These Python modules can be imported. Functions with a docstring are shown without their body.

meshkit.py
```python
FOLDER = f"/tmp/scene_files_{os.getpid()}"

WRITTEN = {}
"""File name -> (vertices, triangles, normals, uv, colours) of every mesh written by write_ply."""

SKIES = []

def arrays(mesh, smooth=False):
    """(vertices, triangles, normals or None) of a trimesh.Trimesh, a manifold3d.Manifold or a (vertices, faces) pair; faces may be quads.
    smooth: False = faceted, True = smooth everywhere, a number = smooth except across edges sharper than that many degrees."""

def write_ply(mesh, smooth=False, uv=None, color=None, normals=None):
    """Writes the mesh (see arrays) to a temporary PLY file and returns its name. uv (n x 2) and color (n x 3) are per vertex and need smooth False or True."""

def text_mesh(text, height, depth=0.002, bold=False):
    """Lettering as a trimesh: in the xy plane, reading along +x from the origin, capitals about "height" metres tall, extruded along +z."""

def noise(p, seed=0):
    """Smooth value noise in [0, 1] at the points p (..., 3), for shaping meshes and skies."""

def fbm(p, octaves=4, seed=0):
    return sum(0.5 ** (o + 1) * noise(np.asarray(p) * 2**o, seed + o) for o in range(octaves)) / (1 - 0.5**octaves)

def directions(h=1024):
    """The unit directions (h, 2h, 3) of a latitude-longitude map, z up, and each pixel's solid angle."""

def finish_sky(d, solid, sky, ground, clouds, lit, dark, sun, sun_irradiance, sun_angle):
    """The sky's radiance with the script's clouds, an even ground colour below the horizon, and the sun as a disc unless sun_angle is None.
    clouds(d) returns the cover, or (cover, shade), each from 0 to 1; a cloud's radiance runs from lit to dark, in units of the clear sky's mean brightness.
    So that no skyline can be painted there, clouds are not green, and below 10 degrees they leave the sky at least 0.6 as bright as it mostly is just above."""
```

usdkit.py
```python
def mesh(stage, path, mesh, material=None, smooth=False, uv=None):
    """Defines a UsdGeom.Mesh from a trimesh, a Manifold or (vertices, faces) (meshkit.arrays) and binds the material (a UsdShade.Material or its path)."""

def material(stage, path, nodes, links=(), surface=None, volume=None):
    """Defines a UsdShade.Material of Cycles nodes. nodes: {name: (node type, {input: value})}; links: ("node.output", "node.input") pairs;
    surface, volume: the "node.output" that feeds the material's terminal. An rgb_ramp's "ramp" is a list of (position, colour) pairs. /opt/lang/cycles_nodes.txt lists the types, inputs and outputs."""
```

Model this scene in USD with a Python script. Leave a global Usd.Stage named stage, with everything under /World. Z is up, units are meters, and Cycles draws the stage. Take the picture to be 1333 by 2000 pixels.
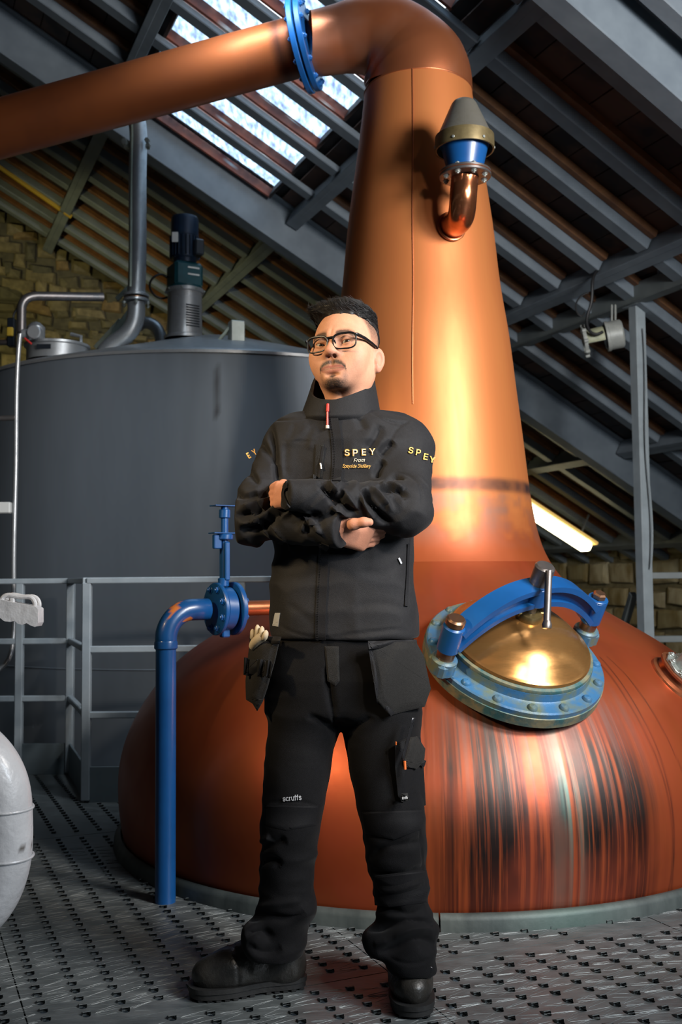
import math, random
import numpy as np, trimesh, manifold3d, usdkit, meshkit
from pxr import Usd, UsdGeom, UsdLux, UsdShade, Gf, Sdf, Vt
from scipy.spatial import cKDTree
from shapely.geometry import Polygon, box as sbox

EXPOSURE = 0.0
SKY = 1.15
# lamps of the shoot and of the hall: name, position, aim, size, intensity, colour, cone half angle (None = open panel)
LIGHTS = [
    ('key_strobe', (1.75, -0.10, 2.80), (0.10, 2.9, 1.58), .14, 395, (1.0, 0.88, 0.74), 24),
    ('neck_strobe', (2.7, 1.2, 2.9), (0.45, 4.4, 2.15), .45, 95, (1.0, 0.95, 0.90), 51),
    ('warm_strobe', (-2.3, 1.3, 2.6), (-0.12, 2.9, 1.42), .12, 650, (1.0, 0.74, 0.42), 18),
    ('fill_panel', (2.9, 0.2, 2.3), (1.3, 5.5, 2.4), 1.2, 36, (0.80, 0.90, 1.0), None),
    ('tank_strobe', (-0.35, 4.1, 3.75), (-1.15, 6.2, 1.35), .22, 110, (0.82, 0.92, 1.0), 36),
    ('gable_lamp', (-3.9, 7.4, 2.9), (-3.0, 9.6, 2.6), 0.15, 230, (1.0, 0.90, 0.42), 55),
]
rng = np.random.default_rng(7)
stage = Usd.Stage.CreateInMemory()
UsdGeom.SetStageUpAxis(stage, 'Z')
UsdGeom.Xform.Define(stage, '/World')

# ------------------------------------------------------------------ camera
F = 2000.0          # focal length in pixels of a 1333 px wide frame
H = 1.05            # camera height above datum
FLOOR = -0.02
PITCH = math.atan((1131 - 1000) / F); ROLL = math.radians(0.5)
fwd = np.array([0, math.cos(PITCH), math.sin(PITCH)])
_r0 = np.array([1.0, 0, 0]); _u0 = np.cross(_r0, fwd)
RIGHT = math.cos(ROLL) * _r0 - math.sin(ROLL) * _u0
UP = math.cos(ROLL) * _u0 + math.sin(ROLL) * _r0
CAM = np.array([0, 0, H])
cam = UsdGeom.Camera.Define(stage, '/World/camera')
cam.AddTransformOp().Set(Gf.Matrix4d(*RIGHT, 0, *UP, 0, *(-fwd), 0, *CAM, 1))
cam.CreateHorizontalApertureAttr(36.0); cam.CreateVerticalApertureAttr(54.0)
cam.CreateFocalLengthAttr(36.0 * F / 1333)
cam.CreateFStopAttr(8.0); cam.CreateFocusDistanceAttr(2.65)
cam.CreateClippingRangeAttr((0.05, 200.0))
cam.CreateExposureAttr(EXPOSURE)

def W(px, py, Y):
    """a measured direction (photo pixel) at depth Y metres -> world point"""
    d = fwd + (px - 666.5) / F * RIGHT - (py - 1000) / F * UP
    return CAM + d * (Y / d[1])

# ------------------------------------------------------------------ lights
def aim(prim, pos, target):
    pos = np.asarray(pos, float); z = pos - np.asarray(target, float); z /= np.linalg.norm(z)
    x = np.cross([0, 0, 1.0], z); x /= np.linalg.norm(x); y = np.cross(z, x)
    UsdGeom.Xformable(prim).AddTransformOp().Set(Gf.Matrix4d(*x, 0, *y, 0, *z, 0, *pos, 1))

def lamp(name, pos, target, size, power, color, cone):
    if cone is None:
        l = UsdLux.RectLight.Define(stage, '/World/' + name); l.CreateWidthAttr(size); l.CreateHeightAttr(size)
    else:
        l = UsdLux.SphereLight.Define(stage, '/World/' + name); l.CreateRadiusAttr(size)
        sh_ = UsdLux.ShapingAPI.Apply(l.GetPrim()); sh_.CreateShapingConeAngleAttr(float(cone)); sh_.CreateShapingConeSoftnessAttr(.7)
    l.CreateIntensityAttr(power); l.CreateColorAttr(Gf.Vec3f(*color)); aim(l, pos, target)

sky = UsdLux.DomeLight.Define(stage, '/World/sky_light')
sky.CreateIntensityAttr(SKY); sky.CreateColorAttr(Gf.Vec3f(0.72, 0.86, 1.0))
for _l in LIGHTS:
    lamp(*_l)

# ------------------------------------------------------------------ scene helpers
_count = {}
def numbered(path):
    n = _count.get(path, 0); _count[path] = n + 1
    return path if n == 0 else f'{path}_{n:03d}'
_origin = {}

def setmeta(prim, label=None, cat=None, group=None, kind=None):
    for k, v in (('label', label), ('category', cat), ('group', group), ('kind', kind)):
        if v: prim.SetCustomDataByKey(k, v)

def thing(name, label, cat, loc=(0, 0, 0), group=None, kind=None):
    p = numbered('/World/' + name)
    x = UsdGeom.Xform.Define(stage, p); x.AddTranslateOp().Set(Gf.Vec3d(*map(float, loc)))
    setmeta(x.GetPrim(), label, cat, group, kind)
    _origin[p] = np.asarray(loc, float)
    return p

def verts_faces(mesh):
    if isinstance(mesh, (list, tuple)) and len(mesh) and isinstance(mesh[0], trimesh.Trimesh):
        mesh = trimesh.util.concatenate(mesh)
    if hasattr(mesh, 'to_mesh'):
        m = mesh.to_mesh(); mesh = trimesh.Trimesh(m.vert_properties[:, :3], m.tri_verts, process=False)
    if isinstance(mesh, tuple):
        f = np.asarray(mesh[1])
        if f.shape[1] == 4: f = np.vstack([f[:, [0, 1, 2]], f[:, [0, 2, 3]]])
        mesh = trimesh.Trimesh(mesh[0], f, process=False)
    return mesh

def obj(name, mesh, material, parent=None, smooth=35, label=None, cat=None, group=None, kind=None, attrs=None):
    """one Mesh prim, mesh in world coordinates, under parent (path) or /World"""
    mesh = verts_faces(mesh)
    p = numbered((parent or '/World') + '/' + name)
    o = _origin.get(parent, np.zeros(3)) if parent else np.zeros(3)
    if attrs: smooth = True if smooth else False
    _origin[p] = o
    m = trimesh.Trimesh(np.asarray(mesh.vertices) - o, mesh.faces, process=False)
    if parent and not stage.GetPrimAtPath(parent): raise ValueError(parent)
    g = usdkit.mesh(stage, p, m, MAT[material] if isinstance(material, str) else material, smooth=smooth)
    if attrs:
        api = UsdGeom.PrimvarsAPI(g)
        for k, v in attrs.items():
            v = np.asarray(v, np.float32)
            if v.ndim == 1: api.CreatePrimvar(k, Sdf.ValueTypeNames.FloatArray, 'vertex').Set(Vt.FloatArray.FromNumpy(v))
            else: api.CreatePrimvar(k, Sdf.ValueTypeNames.Float3Array, 'vertex').Set(Vt.Vec3fArray.FromNumpy(v))
    setmeta(g.GetPrim(), label, cat, group, kind)
    return p

# ------------------------------------------------------------------ mesh helpers
def unit(v):
    v = np.asarray(v, float); return v / np.linalg.norm(v)

def frame_mesh(m, o, x, y, z):
    m = m.copy(); m.vertices = np.asarray(o) + m.vertices @ np.array([x, y, z]); return m

def cbox(o, x, y, z, sx, sy, sz, c=0.004):
    """chamfered box centred at o with unit axes x,y,z and full sizes"""
    c = min(c, sx * .45, sy * .45, sz * .45); P = []
    for a in (-1, 1):
        for b in (-1, 1):
            for d in (-1, 1):
                h = np.array([a * sx / 2, b * sy / 2, d * sz / 2])
                for k in range(3):
                    q = h.copy()
                    for j in range(3):
                        if j != k: q[j] -= np.sign(q[j]) * c
                    P.append(q)
    m = trimesh.convex.convex_hull(np.array(P))
    m = trimesh.Trimesh(m.vertices, m.faces, process=False)
    return frame_mesh(m, o, x, y, z)

EX, EY, EZ = np.eye(3)
def abox(cx, cy, cz, sx, sy, sz, c=0.004): return cbox((cx, cy, cz), EX, EY, EZ, sx, sy, sz, c)

def bar(p0, p1, w, h, up=(0, 0, 1), c=0.003):
    """box from p0 to p1; w across (side), h along up"""
    p0 = np.asarray(p0, float); p1 = np.asarray(p1, float)
    x = unit(p1 - p0); s = unit(np.cross(up, x)); u = np.cross(x, s)
    return cbox((p0 + p1) / 2, x, s, u, np.linalg.norm(p1 - p0), w, h, c)

def lathe(prof, n=48, o=(0, 0, 0), x=EX, y=EY, z=EZ, a0=0, a1=2 * math.pi):
    prof = np.asarray(prof, float); full = abs(a1 - a0 - 2 * math.pi) < 1e-6
    k = n if full else n + 1
    a = a0 + (a1 - a0) * np.arange(k) / n
    V = np.stack([prof[:, None, 0] * np.cos(a), prof[:, None, 0] * np.sin(a), np.broadcast_to(prof[:, None, 1], (len(prof), k))], -1).reshape(-1, 3)
    i, j = np.meshgrid(np.arange(len(prof) - 1), np.arange(n), indexing='ij'); j2 = (j + 1) % k
    q = np.stack([i * k + j, i * k + j2, (i + 1) * k + j2, (i + 1) * k + j], -1).reshape(-1, 4)
    Fc = np.vstack([q[:, [0, 1, 2]], q[:, [0, 2, 3]]])
    m = trimesh.Trimesh(V, Fc, process=False)
    return frame_mesh(m, o, x, y, z)

def smooth_path(pts, n=40):
    from scipy.interpolate import CubicSpline
    pts = np.asarray(pts, float); d = np.r_[0, np.cumsum(np.linalg.norm(np.diff(pts[:, :3], axis=0), axis=1))]
    return CubicSpline(d, pts)(np.linspace(0, d[-1], n))

def tube(pts, r, n=20, caps=True):
    p = np.asarray(pts, float); r = np.broadcast_to(r, (len(p),)).astype(float)
    t = np.gradient(p, axis=0); t /= np.linalg.norm(t, axis=1, keepdims=True)
    a = np.cross(t[0], [0, 0, 1.0]) if abs(t[0][2]) < .9 else np.cross(t[0], [1.0, 0, 0])
    A = []
    for i in range(len(p)):
        a = a - t[i] * (a @ t[i]); a = a / np.linalg.norm(a); A.append(a)
    A = np.array(A); B = np.cross(t, A); an = np.arange(n) * 2 * np.pi / n
    V = (p[:, None] + r[:, None, None] * (np.cos(an)[None, :, None] * A[:, None] + np.sin(an)[None, :, None] * B[:, None])).reshape(-1, 3)
    i, j = np.meshgrid(np.arange(len(p) - 1), np.arange(n), indexing='ij')
    q = np.stack([i * n + j, i * n + (j + 1) % n, (i + 1) * n + (j + 1) % n, (i + 1) * n + j], -1).reshape(-1, 4)
    Fc = [q[:, [0, 1, 2]], q[:, [0, 2, 3]]]
    if caps:
        m = len(V); V = np.vstack([V, p[0], p[-1]]); L = (len(p) - 1) * n; k = np.arange(n)
        Fc += [np.stack([np.full(n, m), (k + 1) % n, k], 1), np.stack([np.full(n, m + 1), L + k, L + (k + 1) % n], 1)]
    return trimesh.Trimesh(V, np.vstack(Fc), process=False)

def fillet(pts, r, n=8):
    pts = [np.asarray(p, float) for p in pts]; out = [pts[0]]
    for a, b, c in zip(pts[:-2], pts[1:-1], pts[2:]):
        u, v = unit(a - b), unit(c - b); t = np.linspace(0, 1, n)[:, None]; p0, p1 = b + u * r, b + v * r
        out += list((1 - t) ** 2 * p0 + 2 * t * (1 - t) * b + t ** 2 * p1)
    out.append(pts[-1]); o = [out[0]]
    for p in out[1:]:
        if np.linalg.norm(p - o[-1]) > 1e-4: o.append(p)
    return np.array(o)

def arc(center, a, b, r, t0, t1, n=14):
    t = np.linspace(t0, t1, n)
    return np.asarray(center) + r * (np.cos(t)[:, None] * a + np.sin(t)[:, None] * b)

def axes_of(z, hint=(0, 0, 1)):
    z = unit(z); h = np.asarray(hint, float)
    if abs(z @ h) > .98: h = np.array([1.0, 0, 0])
    x = unit(np.cross(h, z)); return x, np.cross(z, x), z

def disc(o, z, r, h, c=0.002, n=40, hole=0):
    """short cylinder / ring from o along z"""
    x, y, z = axes_of(z)
    if hole: prof = [(hole, 0), (r - c, 0), (r, c), (r, h - c), (r - c, h), (hole, h), (hole, 0)]
    else: prof = [(1e-5, 0), (r - c, 0), (r, c), (r, h - c), (r - c, h), (1e-5, h)]
    return lathe(prof, n, o, x, y, z)

def bolt(o, z, r=0.01, h=0.008, washer=True):
    ms = [disc(o, z, r, h, .0015, 6)]
    if washer: ms.append(disc(o, z, r * 1.35, h * .25, .0005, 16))
    ms.append(disc(np.asarray(o) + unit(z) * h * .8, z, r * .5, h * .6, .001, 10))
    return trimesh.util.concatenate(ms)

def ring_points(o, z, r, n, a0=0.0, hint=(0, 0, 1)):
    x, y, z = axes_of(z, hint)
    return [np.asarray(o) + r * (math.cos(a0 + 2 * math.pi * k / n) * x + math.sin(a0 + 2 * math.pi * k / n) * y) for k in range(n)]

# ------------------------------------------------------------------ materials
MAT = {}
UsdGeom.Scope.Define(stage, '/World/Looks')
def mat(name, col, rough=.5, metal=0., col2=None, nscale=6, stretch=(1, 1, 1), contrast=(.35, .65), detail=4, rvar=0., bump=0., bscale=60., bstretch=(1, 1, 1),
        coat=0., sheen=0., spec=.5, aniso=0., extra=None, streak=False, emis=None):
    """principled with noise-mixed colour, roughness and fine bump, all in world position"""
    n = {'geo': ('geometry', {}), 'p': ('principled_bsdf', dict(base_color=col, roughness=rough, metallic=metal, coat_weight=coat, coat_roughness=.12, sheen_weight=sheen, sheen_roughness=.5, specular_ior_level=spec))}
    L = []
    if col2 is not None or rvar:
        n['map'] = ('mapping', {'scale': stretch}); n['noise'] = ('noise_texture', {'scale': nscale, 'detail': detail, 'roughness': .6})
        L += [('geo.position', 'map.vector'), ('map.vector', 'noise.vector')]
        n['fac'] = ('map_range', {'from_min': contrast[0], 'from_max': contrast[1], 'clamp': True}); L.append(('noise.fac', 'fac.value'))
    last = None
    if col2 is not None:
        n['mixc'] = ('mix_color', {'a': col, 'b': col2}); L += [('fac.result', 'mixc.fac')]; last = 'mixc.result'
    if rvar:
        n['rr'] = ('map_range', {'to_min': rough - rvar, 'to_max': rough + rvar, 'clamp': True}); L += [('fac.result', 'rr.value'), ('rr.result', 'p.roughness')]
    if extra:                      # extra: (attribute name, colour, strength) painted marks carried by the mesh
        for k, (at, c, s) in enumerate(extra):
            n[f'at{k}'] = ('attribute', {'attribute': at}); n[f'am{k}'] = ('math', {'math_type': 'multiply', 'value2': s}); n[f'ax{k}'] = ('mix_color', {'a': col, 'b': c})
            if streak and k == 0:   # drip marks broken into fine runs down the surface
                n['sa'] = ('attribute', {'attribute': 'run'}); n['sn'] = ('noise_texture', {'scale': 1.0, 'detail': 5, 'roughness': .65}); n['sr'] = ('map_range', {'from_min': .33, 'from_max': .50, 'clamp': True}); n['sm'] = ('math', {'math_type': 'multiply'})
                L += [('sa.vector', 'sn.vector'), ('sn.fac', 'sr.value'), ('sr.result', 'sm.value1'), (f'at{k}.fac', 'sm.value2'), ('sm.value', f'am{k}.value1'), (f'am{k}.value', f'ax{k}.fac')]
                if last: L.append((last, f'ax{k}.a'))
                last = f'ax{k}.result'; continue
            L += [(f'at{k}.fac', f'am{k}.value1'), (f'am{k}.value', f'ax{k}.fac')]
            if last: L.append((last, f'ax{k}.a'))
            last = f'ax{k}.result'
    if last: L.append((last, 'p.base_color'))
    if bump:
        n['bmap'] = ('mapping', {'scale': bstretch}); n['bn'] = ('noise_texture', {'scale': bscale, 'detail': 3}); n['b'] = ('bump', {'strength': bump, 'distance': .004})
        L += [('geo.position', 'bmap.vector'), ('bmap.vector', 'bn.vector'), ('bn.fac', 'b.height'), ('b.normal', 'p.normal')]
    if emis: n['p'][1].update(emission_color=emis[0], emission_strength=emis[1])
    MAT[name] = usdkit.material(stage, '/World/Looks/' + name, n, L, surface='p.BSDF')

mat('copper_belly', (.36, .078, .022), .44, .62, (.28, .048, .013), nscale=3.0, rvar=.05, bump=.05, bscale=40, streak=True,
    extra=[('dark', (.014, .007, .006), 1.0), ('grey', (.16, .13, .115), .8), ('green', (.085, .165, .135), .9), ('red', (.42, .07, .03), .8)])
mat('copper_neck', (.60, .205, .062), .49, .50, (.52, .16, .048), nscale=5, stretch=(1, 1, .15), rvar=.05, bump=.03, bscale=50,
    extra=[('red', (.34, .075, .021), 1.0), ('dark', (.05, .03, .03), 1.0), ('grey', (.26, .15, .11), .8)])
mat('copper_top', (.46, .15, .06), .40, .75, (.36, .11, .045), nscale=4, rvar=.05, bump=.03, extra=[('dark', (.012, .012, .016), 1.0), ('grey', (.6, .5, .45), 1.0)])
mat('copper_arm', (.33, .095, .032), .36, .75, (.24, .07, .026), nscale=4, rvar=.05, bump=.03, extra=[('dark', (.010, .010, .014), 1.0), ('grey', (.6, .5, .45), 1.0)])
mat('copper_pipe', (.50, .17, .07), .33, .8, (.36, .11, .05), nscale=9, rvar=.06, bump=.03)
mat('copper_bright', (.72, .27, .12), .22, .95, (.55, .17, .08), nscale=12, rvar=.06)
mat('brass', (.48, .25, .085), .24, .80, (.38, .185, .06), nscale=5, stretch=(1, 1, 4), rvar=.07, bump=.02, bscale=25)
mat('brass_dull', (.42, .30, .12), .35, .9, (.30, .22, .10), nscale=20, bump=.05)
mat('bronze_stud', (.24, .14, .10), .32, .9, (.34, .18, .10), nscale=14)
mat('hood_grey', (.36, .34, .29), .38, .75, (.30, .28, .23), nscale=30, rvar=.05)
mat('hood_band', (.22, .17, .08), .42, .6, (.16, .12, .055), nscale=30)
mat('blue_paint', (.006, .075, .25), .34, 0, (.005, .062, .21), nscale=9, bump=.08, bscale=30, coat=.25)
mat('blue_paint_worn', (.006, .075, .25), .34, 0, (.005, .062, .21), nscale=9, bump=.08, bscale=30, coat=.25, extra=[('rust', (.55, .17, .04), 1.0)])
mat('blue_verdigris', (.035, .13, .27), .42, .1, (.11, .14, .095), nscale=11, contrast=(.42, .62), bump=.25, bscale=45)
mat('verdigris', (.035, .11, .12), .5, .2, (.19, .18, .11), nscale=16, contrast=(.4, .6), bump=.3, bscale=50)
mat('lead_skirt', (.040, .050, .049), .55, .25, (.085, .10, .095), nscale=9, stretch=(1, 1, .3), bump=.2, bscale=40, extra=[('green', (.07, .13, .11), .5)])
mat('steel', (.44, .45, .46), .38, .65, (.35, .36, .37), nscale=18, rvar=.06)
mat('steel_dark', (.16, .155, .155), .38, .8, (.22, .19, .18), nscale=25)
mat('tank_steel', (.20, .23, .265), .58, .50, (.155, .18, .21), nscale=2.2, stretch=(1, 1, .2), rvar=.05, bump=.03, extra=[('dark', (.05, .05, .055), 1.0)])
mat('roof_paint', (.155, .185, .21), .55, 0, (.115, .14, .165), nscale=4, bump=.08, bscale=30)
mat('rafter_paint', (.17, .20, .225), .55, 0, (.13, .155, .18), nscale=5, bump=.08, bscale=30)
mat('beam_paint', (.15, .17, .165), .5, 0, (.11, .125, .125), nscale=5, bump=.06)
mat('post_paint', (.29, .33, .35), .45, 0, (.24, .275, .29), nscale=8)
mat('rail_paint', (.30, .34, .37), .40, .1, (.25, .29, .32), nscale=10)
mat('toe_paint', (.11, .14, .155), .5, 0, (.08, .105, .12), nscale=5)
for _k, _c in enumerate(((.050, .020, .012), (.070, .030, .017), (.040, .018, .012), (.085, .040, .022))):
    mat(f'board_{_k}', _c, .7, 0, (.012, .008, .008), nscale=2.6, stretch=(1, 1, 1), contrast=(.42, .62), bump=.15, bscale=30)
mat('strip_wood', (.20, .085, .030), .6, 0, (.11, .045, .018), nscale=7, bump=.1)
mat('reveal_wood', (.26, .055, .020), .5, 0, (.13, .030, .014), nscale=6, contrast=(.4, .6), bump=.2, bscale=30, extra=[('flake', (.45, .44, .42), 1.0)])
mat('black_void', (.006, .006, .007), .9)
for _k, _c in enumerate(((.20, .165, .085), (.145, .125, .068), (.25, .205, .11), (.10, .092, .055), (.22, .15, .065))):
    mat(f'stone_{_k}', _c, .85, 0, tuple(x * .55 for x in _c), nscale=11, contrast=(.35, .65), bump=.5, bscale=30)
mat('pale_mortar', (.22, .185, .10), .95, 0, (.13, .105, .05), nscale=6, bump=.4, bscale=30)
mat('mortar', (.10, .088, .052), .95, 0, (.06, .054, .035), nscale=12, bump=.4, bscale=40)
for _k, _c in enumerate(((.40, .34, .20), (.32, .27, .14), (.46, .40, .26))):
    mat(f'pale_stone_{_k}', _c, .85, 0, (.20, .14, .05), nscale=5, stretch=(1, 1, .4), contrast=(.38, .66), bump=.4, bscale=25)
mat('dark_paint', (.012, .016, .022), .35, .2)
mat('motor_blue', (.008, .020, .045), .35, .2, (.006, .014, .03), nscale=20)
mat('gear_teal', (.006, .060, .075), .35, .1, (.005, .045, .058), nscale=20)
mat('white_plate', (.55, .55, .53), .5)
mat('white_paint', (.48, .485, .50), .42, 0, (.40, .405, .42), nscale=9, bump=.55, bscale=55, coat=.15, extra=[('chip', (.10, .09, .08), 1.0)])
mat('rubber', (.010, .010, .011), .5)
mat('red_plastic', (.45, .02, .015), .4)
mat('yellow_paint', (.50, .32, .03), .5)
mat('lamp_grey', (.34, .35, .32), .45, .1, (.27, .28, .26), nscale=15)
mat('lamp_inner', (.48, .46, .30), .4, 0, (.30, .30, .20), nscale=10)
mat('galvanised', (.36, .38, .36), .4, .6, (.30, .33, .30), nscale=14)
mat('conduit', (.30, .33, .27), .45, .2, (.25, .28, .22), nscale=14)
mat('diffuser', (.9, .9, .8), .5, emis=((1.0, .88, .52), 8.0))
mat('lamp_case', (.85, .60, .20), .4, emis=((1.0, .62, .16), .5))
mat('floor_plate', (.085, .098, .100), .45, .30, (.165, .182, .185), nscale=10, stretch=(1, 2.2, 1), contrast=(.3, .7), rvar=.08, bump=.35, bscale=60, bstretch=(.35, 2.2, 1))
mat('tread_steel', (.15, .168, .17), .42, .35, (.10, .112, .115), nscale=14)
mat('concrete', (.05, .052, .052), .85, 0, (.035, .036, .036), nscale=4)
mat('plaster', (.10, .10, .09), .9)
mat('dust', (.60, .62, .64), .9)
# glass of the skylight: clear pane that lets daylight through
MAT['sky_glass'] = usdkit.material(stage, '/World/Looks/sky_glass', {
    'geo': ('geometry', {}), 'map': ('mapping', {'scale': (6, 2, 6)}), 'n': ('noise_texture', {'scale': 5, 'detail': 5}),
    'c': ('rgb_ramp', {'ramp': [(0.3, (.36, .38, .52)), (.5, (.60, .68, .72)), (.7, (.92, .96, 1.0))]}),
    't': ('transparent_bsdf', {}), 'g': ('glossy_bsdf', {'roughness': .08}), 'm': ('mix_closure', {'fac': .06})},
    [('geo.position', 'map.vector'), ('map.vector', 'n.vector'), ('n.fac', 'c.fac'), ('c.color', 't.color'), ('t.BSDF', 'm.closure1'), ('g.BSDF', 'm.closure2')], surface='m.closure')
MAT['clear_glass'] = usdkit.material(stage, '/World/Looks/clear_glass', {
    't': ('transparent_bsdf', {'color': (.93, .95, .95)}), 'g': ('glossy_bsdf', {'roughness': .02}), 'm': ('mix_closure', {'fac': .004})},
    [('t.BSDF', 'm.closure1'), ('g.BSDF', 'm.closure2')], surface='m.closure')

# ================================================================== the building shell
# roof plane: P runs along the building (horizontal), Q down the slope, N out through the roof
_h, _p = math.radians(-23.6), math.radians(28.14)
P = np.array([math.sin(_h), math.cos(_h), 0]); E = np.array([math.cos(_h), -math.sin(_h), 0])
Q = math.cos(_p) * E - math.sin(_p) * EZ; N = np.cross(P, Q); N = N if N[2] > 0 else -N
A = W(1222, 601, 7.25)
def RP(u, v, off=0.): return A + u * P + v * Q + off * N
def onroof(px, py, off=0.):
    d = W(px, py, 1) - CAM; t = ((A + N * off - CAM) @ N) / (d @ N); X = CAM + d * t
    return (X - A) @ P, (X - A) @ Q
def RB(u, v, off, su, sv, so, c=.004): return cbox(RP(u, v, off), P, Q, N, su, sv, so, c)
GABLE, BAYS = 5.75, (-5.78, -1.93, 1.91, 5.75)
RAFT = [-4.6, -4.1, -3.6, -3.1, -2.6, -2.1, -1.57, -1.075, -.61, -.11, .37, .86, 1.36, 2.45, 2.93, 3.42, 3.9, 4.4, 4.88, 5.35]
PURL = [-5.5, -3.75, -2.11, -.36, 1.62, 3.3]
V0, V1 = -6.2, 4.35
SKU0, SKU1, SKV0, SKV1 = -1.6, 1.80, -3.62, -2.36      # skylight opening

ceiling = thing('ceiling', 'dark stained timber boarded roof slope over grey rafters', 'ceiling', RP(0, 0, .12), kind='structure')
for a, b in zip(BAYS[:-1], BAYS[1:]):
    v = V0
    while v < V1:
        w = .20 + .03 * rng.random()
        sk = a > -2 and b < 2 and v + w > SKV0 - .02 and v < SKV1 + .02
        if not sk:
            j = rng.normal(0, .002)
            for (x0, x1) in ((a, (a + b) / 2 + .25 * (rng.integers(0, 3) - 1)), None) if False else ((a, b),):
                obj('board', RB((x0 + x1) / 2, v + w / 2, .13 + j, x1 - x0 - .004, w - .006, .022, .003), f'board_{rng.integers(0, 4)}', ceiling, smooth=False)
        v += w
# rafters with their timber strips, between purlins
for u in RAFT:
    lo = V0
    allseg = list(zip([V0] + PURL, PURL + [V1])); lit = lambda s0, s1: SKU0 - .2 < u < SKU1 + .2 and s0 > -3.8 and s1 < -2.0
    r = obj('rafter', [RB(u, (s0 + s1) / 2, *((.0225, .105, s1 - s0 - .07, .045) if lit(s0, s1) else (.055, .105, s1 - s0 - .07, .11)), .006) for s0, s1 in allseg], 'rafter_paint', ceiling, smooth=False)
    segs = [(s0, s1) for s0, s1 in allseg if not lit(s0, s1)]
    obj('timber_strip', [RB(u - .082, (s0 + s1) / 2, .092, .05, s1 - s0 - .09, .05, .004) for s0, s1 in segs], 'strip_wood', r, smooth=False)
for i, v in enumerate(PURL):
    obj('purlin', [RB((a + b) / 2, v, .045, b - a - .06, .05, .15, .004) for a, b in zip(BAYS[:-1], BAYS[1:])]
        + [RB((a + b) / 2, v + .05, -.02, b - a - .06, .07, .012, .002) for a, b in zip(BAYS[:-1], BAYS[1:])], 'rafter_paint', ceiling, smooth=False)
# principal rafters: deep I beams
def ibeam(u, depth, wf=.16, top=.0, v0=V0, v1=V1):
    m = (v0 + v1) / 2; Lv = v1 - v0
    return [RB(u, m, top - depth / 2, .012, Lv, depth - .02, .001), RB(u, m, top - .007, wf, Lv, .014, .003), RB(u, m, top - depth + .007, wf, Lv, .014, .003)]
for u, d, lab in ((1.91, .35, 'deep grey steel roof beam running down behind the copper neck and the agitator motor'), (-1.93, .35, 'deep grey steel roof beam crossing the top right corner of the roof'), (-5.78, .35, 'deep grey steel roof beam over the front of the hall')):
    obj('trim_beam', ibeam(u, d, .14, .118), 'roof_paint', None, smooth=False, label=lab, cat='roof beam', kind='structure')
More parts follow.
